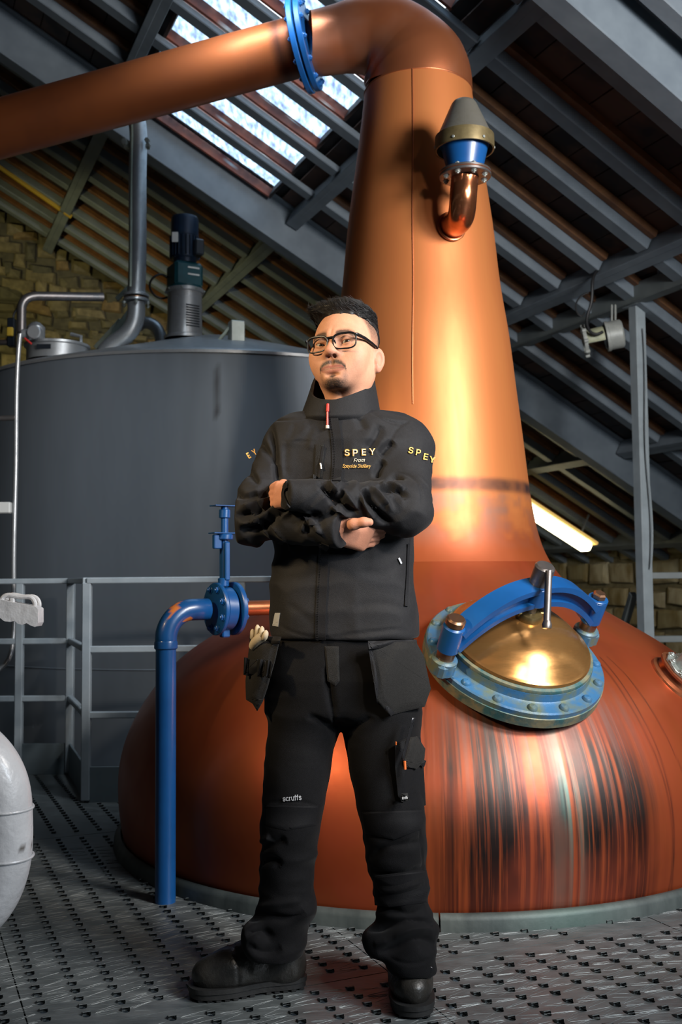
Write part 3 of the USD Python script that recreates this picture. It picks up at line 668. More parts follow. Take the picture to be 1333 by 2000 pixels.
obj('elbow', bd, 'blue_paint_worn', stand, label='blue elbow with chipped orange patch', attrs=dict(rust=ru.astype(float)))
obj('weld_collar', lathe([(RB_, bz - br - .035), (RB_ + .005, bz - br - .03), (RB_ + .005, bz - br - .010), (RB_ + .002, bz - br - .004), (RB_, bz - br)], 36, (bx, by, 0)), 'blue_paint', stand)
vc = bend[-1] + HD * .085
v1 = obj('pipe_flange', disc(vc, HD, .092, .015, .003, 48), 'blue_paint', stand)
v2 = obj('valve_body', [disc(vc + HD * .018, HD, .076, .046, .006, 48), disc(vc + HD * .036 + EZ * .078, EZ, .020, .03, .003, 24), cbox(vc + HD * .041 - EZ * .085, HD, np.cross(EZ, HD), EZ, .03, .03, .03, .004)], 'blue_paint', stand, label='blue valve body between two flanges')
v3 = obj('pipe_flange', disc(vc + HD * .068, HD, .094, .018, .003, 48), 'blue_paint', stand)
for fl_, o_, s_ in ((v1, vc, -1), (v3, vc + HD * .086, 1)):
    for q in ring_points(o_, HD, .072, 8, .39): obj('bolt', bolt(q, HD * s_, .011, .010), 'blue_paint', fl_)
sz = vc + HD * .041
obj('valve_stem', [bar(sz + EZ * .10 + np.cross(EZ, HD) * .018 * s, sz + EZ * .235 + np.cross(EZ, HD) * .018 * s, .014, .018, HD) for s in (-1, 1)] + [tube([sz + EZ * .09, sz + EZ * .36], .013, 20), disc(sz + EZ * .32, EZ, .02, .03, .002, 24)], 'blue_paint', stand)
obj('indicator_plate', [disc(sz + EZ * .243, EZ, .030, .020, .003, 24), cbox(sz + EZ * .266 - HD * .0, HD, np.cross(EZ, HD), EZ, .105, .05, .004, .001), cbox(sz + EZ * .236 - HD * .03, HD, np.cross(EZ, HD), EZ, .03, .02, .05, .003)], 'blue_paint', stand)
obj('top_plate', cbox(sz + EZ * .363, HD, np.cross(EZ, HD), EZ, .095, .05, .004, .001), 'blue_paint', stand)
hp = vc + HD * .086
obj('copper_branch', tube([hp, hp + HD * .80], .027, 28), 'copper_pipe', stand, label='copper pipe from the valve into the still')

# ================================================================== steel tank behind the railing
TC = np.array([-.95, 7.8]); TR, TZ = 1.80, 2.41
tank = thing('tank', 'large round grey steel tank with agitator motor on its coned top', 'tank', (TC[0], TC[1], -2.5))
TO = np.array([TC[0], TC[1], 0.0])
sh = lathe([(TR, -2.5)] + [(TR, z) for z in np.linspace(-1.2, TZ, 60)], 360, TO, np.array([0, -1.0, 0]), np.array([1.0, 0, 0]), EZ); sh.invert()
v = sh.vertices; ph = np.arctan2(v[:, 0] - TC[0], -(v[:, 1] - TC[1])); dk = np.zeros(len(v))
pm = W(421, 760, 6.02); pa = math.asin((pm[0] - TC[0]) / TR)
dk = np.exp(-((ph - pa) / .006) ** 2) * ((v[:, 2] > W(421, 812, 6)[2]) & (v[:, 2] < W(421, 715, 6)[2])) * np.clip(meshkit.fbm(v * 20, 3, 4) * 1.6, 0, 1)
dk = np.maximum(dk, np.exp(-((ph - pa - .05) / .005) ** 2) * (v[:, 2] < W(421, 870, 6)[2]) * (v[:, 2] > W(421, 930, 6)[2]) * .7)
obj('shell', sh, 'tank_steel', tank, attrs=dict(dark=np.clip(dk * 2, 0, 1)))
rf = lathe([(TR + .012, TZ - .01), (TR + .012, TZ + .008), (TR - .03, TZ + .03), (.30, TZ + .46), (.001, TZ + .48)], 120, TO, np.array([0, -1.0, 0]), np.array([1.0, 0, 0]), EZ); rf.invert()
obj('coned_top', rf, 'steel', tank, label='brighter coned steel top')
wz = W(300, 1309, 6.0)[2]
obj('weld_seam', lathe([(TR + .001, wz - .006), (TR + .004, wz), (TR + .001, wz + .006)], 120, TO), 'tank_steel', tank)
ag = W(361, 655, 7.45)
G = lambda px, py: W(px, py, 7.45)
hz0, hz1 = G(361, 664)[2], G(361, 567)[2]
ho = obj('agitator_housing', lathe([(.15, hz0), (.15, hz0 + .02), (.128, hz0 + .03), (.126, hz1 - .03), (.14, hz1 - .025), (.14, hz1), (.001, hz1)], 40, (ag[0], ag[1], 0)), 'steel', tank, label='steel lantern housing with a grille')
for k in range(9):
    obj('grille_bar', cbox((ag[0] + .075 + .0, ag[1] - .103, hz0 + .08 + k * .019), unit(np.array([.80, .6, 0])), unit(np.array([.6, -.8, 0])), EZ, .11, .006, .008, .002), 'dark_paint', ho, smooth=False)
for q in ring_points((ag[0], ag[1], hz1 - .012), EZ, .141, 8): obj('bolt', bolt(q, unit(q - np.array([ag[0], ag[1], hz1 - .012])), .008, .008), 'galvanised', ho)
gz1 = G(361, 516)[2]; gx = unit(np.array([.87, .5, 0])); gy = np.cross(EZ, gx)
ge = obj('gearbox', [cbox((ag[0], ag[1], (hz1 + gz1) / 2), gx, gy, EZ, .22, .20, gz1 - hz1 - .01, .02), disc((ag[0], ag[1], hz1), EZ, .13, .02, .003, 32), cbox((ag[0], ag[1], gz1 - .02), gx, gy, EZ, .15, .15, .06, .015)], 'gear_teal', tank, label='teal gearbox')
for k in range(2): obj('marking', cbox(np.array([ag[0], ag[1], gz1 - .05 - .05 * k]) + gx * .03 - gy * .102, gx, gy, EZ, .09, .004, .012, .001), 'white_plate', ge, smooth=False)
mz1 = G(361, 423)[2]
mo = obj('motor', [lathe([(.085, gz1), (.085, gz1 + .03), (.098, gz1 + .04), (.098, gz1 + .20), (.102, gz1 + .205), (.102, mz1 - .03), (.095, mz1 - .01), (.07, mz1), (.001, mz1)], 40, (ag[0], ag[1], 0))], 'motor_blue', tank, label='dark blue electric motor')
for k in range(24):
    a = 2 * math.pi * k / 24; dd = np.array([math.cos(a), math.sin(a), 0])
    obj('cooling_fin', cbox(np.array([ag[0], ag[1], gz1 + .12]) + dd * .104, dd, np.cross(EZ, dd), EZ, .018, .006, .15, .002), 'motor_blue', mo, smooth=False)
obj('terminal_box', cbox(np.array([ag[0] + .105, ag[1] - .06, gz1 + .10]), gx, gy, EZ, .07, .09, .12, .01), 'dark_paint', mo)
obj('rating_plate', cbox(G(347, 473) + np.array([0, -.115, 0]), EX, EY, EZ, .045, .006, .075, .002), 'white_plate', mo, smooth=False)
obj('motor_cable', tube(smooth_path([G(327, 542), G(306, 543) - EY * .05, G(295, 560) - EY * .05, G(304, 578), G(328, 580)], 24), .008, 8), 'rubber', mo)
# hatch, brackets and small fittings on the coned top
hc = W(112, 690, 6.75)
ha = obj('hatch', [lathe([(.20, -.06), (.20, .03), (.215, .035), (.215, .05), (.20, .055), (.001, .075)], 48, hc, EX, EY, EZ)], 'steel', tank, label='round steel manway hatch with raised lid')
obj('hatch_clamp', [tube([hc + np.array([.17, -.05, .04]), hc + np.array([.17, -.05, .10]), hc + np.array([.10, -.04, .12])], .012, 10)], 'steel', ha)
obj('hatch_label', cbox(hc + np.array([-.03, -.205, .0]), EX, EY, EZ, .09, .006, .03, .001), 'dark_paint', ha, smooth=False)
obj('spray_ball_fitting', lathe([(.06, 0), (.06, .10), (.03, .13), (.001, .14)], 24, W(70, 668, 6.8), EX, EY, EZ), 'steel', tank)
bk = W(462, 652, 6.9)
obj('bracket_box', [cbox(bk, unit(np.array([.9, .4, 0])), unit(np.array([-.4, .9, 0])), EZ, .10, .08, .17, .006)], 'galvanised', tank, label='small galvanised bracket box')
obj('bracket_arm', bar(W(425, 668, 6.9), W(455, 632, 6.9), .02, .02), 'conduit', tank)

# ================================================================== steel pipes around the tank
Y1 = 6.85
g = lambda px, py, y=Y1: W(px, py, y)
vp = thing('steel_pipe', 'tall bright steel pipe rising from the tank top and bending left under the copper arm', 'pipe', g(268, 640))
pp = np.vstack([g(180, 205, 7.05), g(225, 206, 6.93), [smooth_path([g(244, 209, 6.88), g(262, 221), g(269, 248)], 8)][0], g(269, 300), g(268, 450), g(266, 572)])
obj('riser', tube(smooth_path(np.vstack([g(185, 203, 7.1), g(240, 208, 6.9), g(262, 222), g(270, 255), g(270, 300), g(269, 450), g(266, 576)]), 60), .060, 28), 'steel', vp)
obj('clamp_ring', [disc(g(266, 590), EZ, .088, .018, .003, 32), disc(g(266, 580), EZ, .088, .018, .003, 32)], 'steel', vp)
obj('gasket', disc(g(266, 585.5), EZ, .085, .008, .001, 32), 'bronze_stud', vp)
for q in ring_points(g(266, 590), EZ, .092, 6, .2): obj('bolt', bolt(q - EZ * .01, -EZ, .012, .012), 'galvanised', vp)
obj('lower_bend', tube(smooth_path([g(266, 592), g(265, 620), g(255, 645), g(228, 668), g(205, 690)], 24), .060, 28), 'steel', vp)
obj('bracket', [bar(g(243, 286), g(293, 286), .04, .03), disc(g(247, 285) - EY * .05, -EY, .022, .03, .002, 6), disc(g(291, 282) - EY * .05, -EY, .018, .03, .002, 6), disc(g(294, 292) - EY * .05, -EY, .014, .03, .002, 6)], 'galvanised', vp)
cd = thing('conduit', 'thin pale conduit running up beside the tall steel pipe', 'conduit', g(256, 560))
obj('tube', tube([g(255, 560, 6.80), g(258, 240, 6.80)], .010, 10), 'conduit', cd)
lp = thing('steel_pipe', 'steel pipe with an elbow lying above the hatch at the left of the tank', 'pipe', g(36, 650, 6.6))
obj('elbow_run', tube(fillet([g(42, 655, 6.6), g(42, 578, 6.6), g(202, 580, 6.8)], .10, 12), .030, 22), 'steel_dark', lp)
obj('valve', [disc(g(68, 650, 6.5) + EY * .03, -EY, .045, .06, .006, 28), disc(g(58, 652, 6.52), -EX, .03, .05, .004, 20)], 'steel', lp)
obj('valve_handle', bar(g(48, 660, 6.45), g(62, 672, 6.45), .014, .012), 'red_plastic', lp, label='red valve handle')
dp = thing('drop_pipe', 'slim steel pipe running down the left side of the tank', 'pipe', g(26, 1250, 5.95))
obj('run', tube(smooth_path([g(39, 652, 5.95), g(35, 700, 5.95), g(31, 900, 5.95), g(27, 1150, 5.95), g(25, 1255, 5.95), g(18, 1285, 5.93), g(-12, 1312, 5.9)], 60), .0135, 14), 'steel', dp)
for py in (815, 995): 
    pass
obj('support_block', abox(*g(5, 992, 5.93), .10, .05, .065, .006), 'white_plate', dp, label='pale square support block')
obj('side_branch', tube([g(30, 816, 5.95), g(-20, 818, 5.95)], .016, 12), 'steel_dark', dp)
rp = thing('steel_pipe', 'short curved steel pipe behind the agitator housing', 'pipe', g(316, 665, 7.9))
obj('curve', tube(smooth_path([g(268, 640, 7.9), g(285, 630, 7.9), g(303, 638, 7.9), g(314, 660, 7.9), g(317, 700, 7.9)], 30), .048, 22), 'steel', rp)
for k, (a, b, w, lab) in enumerate((((205, 690), (262, 612), .085, 'broad pale square conduit slanting beside the tall steel pipe'), ((186, 680), (236, 625), .03, 'thin pale bar slanting up to the tall steel pipe'), ((228, 585), (262, 552), .03, 'short pale bar above the slanting conduits'))):
    c = thing('cable_tray', lab, 'conduit', g(*a, 7.3)); obj('tray', bar(g(*a, 7.3), g(*b, 7.3), w, w), 'conduit', c, smooth=False)
db = thing('junction_box', 'small dark and yellow switch box at the far left edge above the tank', 'switch box', g(14, 650, 7.0))
obj('body', abox(*g(23, 650, 7.0), .05, .06, .20, .006), 'dark_paint', db); obj('cover', abox(*(g(20, 648, 6.95)), .04, .03, .06, .004), 'yellow_paint', db)
obj('cable', tube(smooth_path([g(26, 620, 7.0), g(30, 608, 7.0), g(38, 600, 7.0)], 10), .008, 8), 'rubber', db)
obj('arm', tube([g(-20, 670, 7.0), g(24, 668, 7.0)], .020, 12), 'steel_dark', db)

# ================================================================== guard rails
def rail_h(px, py, Y): return W(px, py, Y)
RT, RM, RL, TP = 1.045, .545 + .17, .33, .10
zt_, zm_, zl_ = W(300, 1133, Yn)[2], W(250, 1267, Yn)[2], W(215, 1395, Yn)[2]
def post(pt, parent, z0=FLOOR): obj('post', abox(pt[0], pt[1], (zt_ + z0) / 2, .042, .042, zt_ - z0 - .02, .004), 'rail_paint', parent, smooth=False)
near = thing('guard_rail', 'grey steel guard rail passing behind the blue stand pipe', 'railing', (Xc1, Yn, FLOOR))
far = thing('guard_rail', 'grey steel guard rail at the left edge, set further back before the tank', 'railing', (Xc0, Yf, FLOOR))
cor = thing('guard_rail', 'short return piece of guard rail joining the two long rails at the corner', 'railing', (Xc0, Yf, FLOOR))
a_, b_ = np.array([Xc1, Yn - .02]), np.array([1.0, Yn - .02]); c_, d_ = np.array([-4.4, Yf - .02]), np.array([Xc0, Yf - .02])
for th_, p0, p1 in ((near, a_, b_), (far, c_, d_), (cor, d_, a_)):
    for nm, z, w, xe in (('top_rail', zt_, .045, -.31), ('middle_rail', zm_, .032, -.68), ('lower_rail', zl_, .032, -.93)):
        if th_ is near: p1 = np.array([xe, Yn - .02])
        obj(nm, bar((*p0, z), (*p1, z), w, .030 if nm == 'top_rail' else w, c=.004), 'rail_paint', th_, smooth=False)
    if th_ is near: p1 = np.array([-1.0, Yn - .02])
    obj('toe_board', bar((*p0, FLOOR + .085), (*p1, FLOOR + .085), .012, .17, c=.001), 'toe_paint', th_, smooth=False)
post((-1.252, Yn - .02), near); post((-.495, Yn - .02), near, .82)
for x in (Xc0 + .0, -1.81, -2.6): post((x, Yf - .02), far)

# ================================================================== white pipe and lever in the left foreground
YP = 2.25
wp = thing('white_pipe', 'thick white painted pipe bend at the left edge with weld rings', 'pipe', W(5, 1620, YP))
rw = .060
h_ = lambda px, py: W(px, py, YP)
ptw = smooth_path([h_(-1100, 1440), h_(-800, 1440), h_(-500, 1440), h_(-250, 1440), h_(-150, 1440), h_(-80, 1446), h_(-30, 1480), h_(2, 1540), h_(8, 1600), h_(7, 1660), h_(-4, 1715), h_(-40, 1775), h_(-100, 1808), h_(-170, 1812), h_(-300, 1812), h_(-500, 1812), h_(-800, 1812), h_(-1100, 1812)], 260)
tb = tube(ptw, rw, 48)
vv = tb.vertices; chip = (meshkit.fbm(vv * 60, 3, 17) > .745).astype(float)
obj('bend', tb, 'white_paint', wp, attrs=dict(chip=chip))
for py in (1578, 1673):
    c = h_(8, py); obj('weld_ring', tube(c + rw * 1.005 * (np.cos(np.linspace(0, 2 * np.pi, 49))[:, None] * EX + np.sin(np.linspace(0, 2 * np.pi, 49))[:, None] * EY), .0035, 8), 'white_paint', wp)
lv = thing('valve_lever', 'white painted cast lever with a scalloped underside and small hoop at left edge', 'lever', W(10, 1195, 2.3))
L_ = lambda px, py: W(px, py, 2.3)
top_ = [(-300, 1118), (-90, 1155), (0, 1172), (40, 1181), (72, 1186), (77, 1190), (77, 1215), (74, 1221), (66, 1218)] ; bot_ = [(58, 1213), (50, 1217), (42, 1215), (36, 1209), (26, 1211), (16, 1210), (8, 1204), (0, 1203), (-40, 1196), (-90, 1186), (-300, 1150)]
ol = np.array([L_(*q)[[0, 2]] for q in top_ + bot_])
m = trimesh.creation.extrude_polygon(Polygon(ol).buffer(.003), .045, engine='earcut'); vtx = m.vertices.copy()
m.vertices = np.stack([vtx[:, 0], 2.3 + .0225 - vtx[:, 2], vtx[:, 1]], 1)
obj('bar', m, 'white_paint', lv, smooth=40, attrs=dict(chip=np.zeros(len(m.vertices)))) if False else obj('bar', m, 'white_paint', lv, smooth=40)
obj('hub', disc(L_(-300, 1134) - EZ * .03, EZ, .045, .06, .006, 28), 'white_paint', lv)
obj('spindle', tube([L_(-300, 1134), W(-300, 1440, 2.3)], .016, 16), 'white_paint', lv)
hoop = [L_(*q) for q in ((6, 1176), (5, 1168), (10, 1164), (40, 1166), (62, 1168), (67, 1174), (68, 1186))]
obj('hoop', tube(smooth_path(hoop, 30), .0055, 10), 'white_paint', lv)
obj('hoop_web', bar(L_(24, 1166), L_(24, 1180), .008, .012), 'white_paint', lv)
obj('hoop', tube(smooth_path([np.array(q) + EY * .03 for q in hoop], 30), .0055, 10), 'white_paint', lv)

# ================================================================== right hand side: post, beam, lamps
YB = 7.25
bd_ = W(1222, 601, YB); bu = W(1222, 566, YB)
bh = np.linalg.norm(bu - bd_)
bm = thing('support_beam', 'grey square steel beam carried by the slim post', 'beam', bd_, kind='structure')
obj('tube', bar(bd_ + EZ * bh / 2 + P * -4.2, bd_ + EZ * bh / 2 + P * 4.0, .11, bh, c=.008), 'beam_paint', bm, smooth=False)
for k in range(9):
    c = bd_ + EZ * (bh + .03) + P * (-2.9 + .49 * k); obj('packer', cbox(c, P, E, EZ, .12, .09, .07, .004), 'rafter_paint', bm, smooth=False)
px_ = W(1253, 900, YB - .03)
pz = W(1240, 598, YB)[2]
po = thing('post', 'slim grey square steel post standing behind the copper still', 'post', (px_[0], px_[1], FLOOR), kind='structure')
obj('tube', cbox((px_[0], px_[1], (pz + FLOOR) / 2), P, E, EZ, .085, .085, pz - FLOOR, .006), 'post_paint', po, smooth=False)
obj('head_plate', cbox((px_[0], px_[1], pz - .006), P, E, EZ, .16, .14, .012, .002), 'post_paint', po, smooth=False)
obj('brace', bar(W(1238, 1160, YB + .1), W(1216, 1235, YB + .3), .05, .05), 'beam_paint', po, smooth=False)
cb = thing('cable', 'thin grey cable sagging down the right side of the post', 'cable', (px_[0] + .06, px_[1], 1.5))
obj('line', tube(smooth_path([W(1258, 640, YB - .1), W(1262, 720, YB - .1), W(1262, 800, YB - .1), W(1263, 880, YB - .1), W(1272, 980, YB - .1), W(1275, 1060, YB - .1), W(1272, 1110, YB - .1)], 40), .006, 8), 'post_paint', cb)
gr = thing('guard_rail', 'dark guard rail at the right edge beside the slim post', 'railing', (px_[0], px_[1], 1.05))
for nm, py in (('top_rail', 1124), ('lower_rail', 1248)):
    z = W(1300, py, YB)[2]; obj(nm, bar((px_[0] - .02, px_[1] + .04, z), (px_[0] + 1.6, px_[1] + .02, z), .04, .045), 'beam_paint', gr, smooth=False)
# flameproof lamp under the beam
l0, l1 = W(1140, 667, 7.05), W(1216, 651, 7.0); ld_ = unit(l1 - l0); lx, ly, lz = axes_of(ld_); LL = np.linalg.norm(l1 - l0)
la_ = thing('bulkhead_lamp', 'grey cylindrical flameproof lamp hanging under the beam', 'lamp', l0)
obj('glass_tube', lathe([(.085, .02), (.088, LL * .6)], 40, l0, lx, ly, lz), 'clear_glass', la_)
obj('reflector', lathe([(.074, .02), (.078, LL * .6)], 24, l0, lx, ly, lz, .4, 3.6), 'lamp_inner', la_)
obj('lamp_tube', tube([l0 + ld_ * .03, l0 + ld_ * LL * .58], .022, 14), 'white_plate', la_)
obj('end_plate', disc(l0 + ld_ * LL * .55, ld_, .086, .01, .002, 32), 'dark_paint', la_)
obj('end_ring', lathe([(.084, 0), (.098, 0), (.100, .012), (.098, .024), (.084, .024), (.084, 0)], 40, l0, lx, ly, lz), 'lamp_grey', la_)
for q in ring_points(l0 + ld_ * .012, ld_, .103, 8, .2): obj('lug', disc(q - ld_ * .014, ld_, .014, .03, .003, 10), 'lamp_grey', la_)
obj('gear_housing', lathe([(.092, LL * .58), (.105, LL * .585), (.105, LL * .66), (.099, LL * .67), (.099, LL * .98), (.085, LL * 1.02), (.001, LL * 1.03)], 40, l0, lx, ly, lz), 'lamp_grey', la_)
obj('guard_bar', tube([l0 + ld_ * .02 + .092 * (-EY * .7 + EZ * .0), l0 + ld_ * LL * .6 + .092 * (-EY * .7)], .006, 8), 'lamp_grey', la_)
for px in (1196, 1203): obj('hanger', bar(W(px, 596, 7.05), W(px, 636, 7.02), .012, .03), 'lamp_grey', la_)
ck = thing('cable', 'black cable looping from the roof down into the flameproof lamp', 'cable', W(1150, 600, 7.0))
obj('line', tube(smooth_path([W(1186, 528, 7.1), W(1170, 526, 7.0), W(1159, 545, 6.95), W(1156, 590, 6.95), W(1147, 630, 6.95), W(1156, 650, 6.93), W(1178, 648, 6.93)], 50), .011, 10), 'rubber', ck)
obj('tail', tube(smooth_path([W(1150, 572, 6.98), W(1130, 585, 6.98), W(1127, 608, 6.98), W(1135, 617, 6.98), W(1143, 610, 6.98)], 26), .006, 8), 'rubber', ck)
# lit batten fitting under the slope at the back
u0, v0 = onroof(1150, 1066, -.30)
bl = thing('batten_lamp', 'glowing yellow batten lamp sloping under the roof behind the neck', 'lamp', RP(u0, v0, -.3))
obj('diffuser', RB(u0, v0 - .62, -.33, .17, 1.24, .10, .02), 'diffuser', bl, smooth=False)
obj('case', RB(u0 - .0, v0 - .62, -.262, .24, 1.30, .035, .006), 'lamp_case', bl, smooth=False)
for s in (.15, 1.1): obj('hanger', bar(RP(u0, v0 - s, -.25), RP(u0, v0 - s, .02), .02, .02, P), 'beam_paint', bl, smooth=False)
# ochre batten strip on the roof at the far left
ob = thing('timber_batten', 'ochre timber batten fixed under the far left roof rafters', 'batten', RP(*onroof(60, 365, -.01)))
ou, ov = onroof(0, 318, -.015); ou2, ov2 = onroof(140, 424, -.015)
obj('strip', bar(RP(ou, ov - 1, -.015), RP(ou2, ov2, -.015), .045, .03, N), 'yellow_paint', ob, smooth=False)

# ================================================================== the person: signed distance fields meshed by surface nets
def sd_cone(p, a, b, ra, rb):
    a = np.asarray(a, float); b = np.asarray(b, float); ba = b - a; l2 = ba @ ba
    t = np.clip(((p - a) @ ba) / l2, 0, 1); return np.linalg.norm(p - a - t[:, None] * ba, axis=1) - (ra + (rb - ra) * t)
def sd_ell(p, c, r):
    q = (p - np.asarray(c)); r = np.asarray(r, float); k0 = np.linalg.norm(q / r, axis=1); k1 = np.linalg.norm(q / (r * r), axis=1)
    return k0 * (k0 - 1) / np.maximum(k1, 1e-9)
def sd_chain(p, pts, rad, k=.0):
    d = None
    for i in range(len(pts) - 1):
        e = sd_cone(p, pts[i], pts[i + 1], rad[i], rad[i + 1]); d = e if d is None else (smin(d, e, k) if k else np.minimum(d, e))
    return d
def smin(a, b, k):
    h = np.maximum(k - np.abs(a - b), 0) / k; return np.minimum(a, b) - h * h * k / 4
def smax(a, b, k): return -smin(-a, -b, k)

def surface_nets(f, lo, hi, h):
    lo = np.asarray(lo, float); n = np.ceil((np.asarray(hi) - lo) / h).astype(int) + 1
    B = 6; nb = (n + B - 1) // B
    n = nb * B + 1
    ci = np.stack(np.meshgrid(*[np.arange(k) for k in nb], indexing='ij'), -1).reshape(-1, 3)
    cen = lo + (ci * B + B / 2) * h
    dc = f(cen); keep = np.abs(dc) < B * h * .87 * 1.45 + .004
    V = np.full(tuple(n), 1.0, np.float32)
    # coarse fill so that blocks wholly inside read as inside
    big = np.repeat(np.repeat(np.repeat(dc.reshape(tuple(nb)), B, 0), B, 1), B, 2).astype(np.float32)
    V[:-1, :-1, :-1] = big; V[-1] = V[-2]; V[:, -1] = V[:, -2]; V[:, :, -1] = V[:, :, -2]
    need = np.zeros(tuple(n), bool)
    for a, b, c in ci[keep] * B: need[a:a + B + 1, b:b + B + 1, c:c + B + 1] = True
    idx = np.argwhere(need)
    out = np.empty(len(idx), np.float32)
    for s in range(0, len(idx), 400000): out[s:s + 400000] = f(lo + idx[s:s + 400000] * h)
    V[need] = out
    for ax in range(3):
        ix = [slice(None)] * 3
        for e_ in (0, -1): ix[ax] = e_; V[tuple(ix)] = np.maximum(V[tuple(ix)], h * .5)
    S = V < 0
    cells = np.zeros(tuple(n - 1), np.int8)
    for a in (0, 1):
        for b in (0, 1):
            for c in (0, 1): cells += S[a:n[0] - 1 + a, b:n[1] - 1 + b, c:n[2] - 1 + c]
    act = (cells > 0) & (cells < 8); ca = np.argwhere(act); vid = np.full(tuple(n - 1), -1, np.int64); vid[act] = np.arange(len(ca))
    acc = np.zeros((len(ca), 3)); cnt = np.zeros(len(ca))
    corners = [(a, b, c) for a in (0, 1) for b in (0, 1) for c in (0, 1)]
    val = {k: V[ca[:, 0] + k[0], ca[:, 1] + k[1], ca[:, 2] + k[2]] for k in corners}
    for k in corners:
        for ax in range(3):
            if k[ax] == 0:
                k2 = tuple(1 if i == ax else k[i] for i in range(3)); v1, v2 = val[k], val[k2]; m = (v1 < 0) != (v2 < 0)
                t = np.where(m, v1 / np.where(m, v1 - v2, 1), 0)
                q = np.tile(np.array(k, float), (len(ca), 1)); q[:, ax] = t
                acc[m] += q[m]; cnt[m] += 1
    verts = lo + (ca + acc / cnt[:, None]) * h
    faces = []
    for ax in range(3):
        u, w = [(1, 2), (2, 0), (0, 1)][ax]
        sl0 = [slice(0, n[i] - 1) for i in range(3)]; sl1 = list(sl0); sl1[ax] = slice(1, n[ax])
        s0 = S[tuple(sl0)]; s1 = S[tuple(sl1)]; e = np.argwhere(s0 != s1)
        e = e[(e[:, u] > 0) & (e[:, w] > 0)]
        def g(du, dw):
            q = e.copy(); q[:, u] -= du; q[:, w] -= dw; return vid[q[:, 0], q[:, 1], q[:, 2]]
        quad = np.stack([g(1, 1), g(0, 1), g(0, 0), g(1, 0)], 1); fl = ~s0[e[:, 0], e[:, 1], e[:, 2]]
        quad[fl] = quad[fl][:, ::-1]; quad = quad[(quad >= 0).all(1)]
        faces += [quad[:, [0, 1, 2]], quad[:, [0, 2, 3]]]
    m = trimesh.Trimesh(verts, np.vstack(faces), process=False)
    return m
def relax(m, it=4):
    import scipy.sparse as sp_
    e = m.edges_unique; n = len(m.vertices); A_ = sp_.coo_matrix((np.ones(2 * len(e)), (np.r_[e[:, 0], e[:, 1]], np.r_[e[:, 1], e[:, 0]])), shape=(n, n)).tocsr()
    A_ = sp_.diags(1 / np.maximum(np.asarray(A_.sum(1)).ravel(), 1)) @ A_; v0 = m.vertices.copy(); v = v0.copy(); lim = .5 * m.edges_unique_length.mean()
    for _ in range(it): v = v + .5 * (A_ @ v - v); v = v - .52 * (A_ @ v - v)
    d_ = v - v0; l_ = np.linalg.norm(d_, axis=1, keepdims=True); m.vertices = v0 + d_ * np.minimum(1, lim / np.maximum(l_, 1e-12)); return m
def vnormals(m): return np.array(meshkit.arrays(m, True)[2])
def grad_n(f, p, h=.002):
    g = np.stack([f(p + h * e) - f(p - h * e) for e in np.eye(3)], 1); return g / np.maximum(np.linalg.norm(g, axis=1, keepdims=True), 1e-9)

YM = 2.70
def M(px, py, dy=0.): return W(px, py, YM + dy)
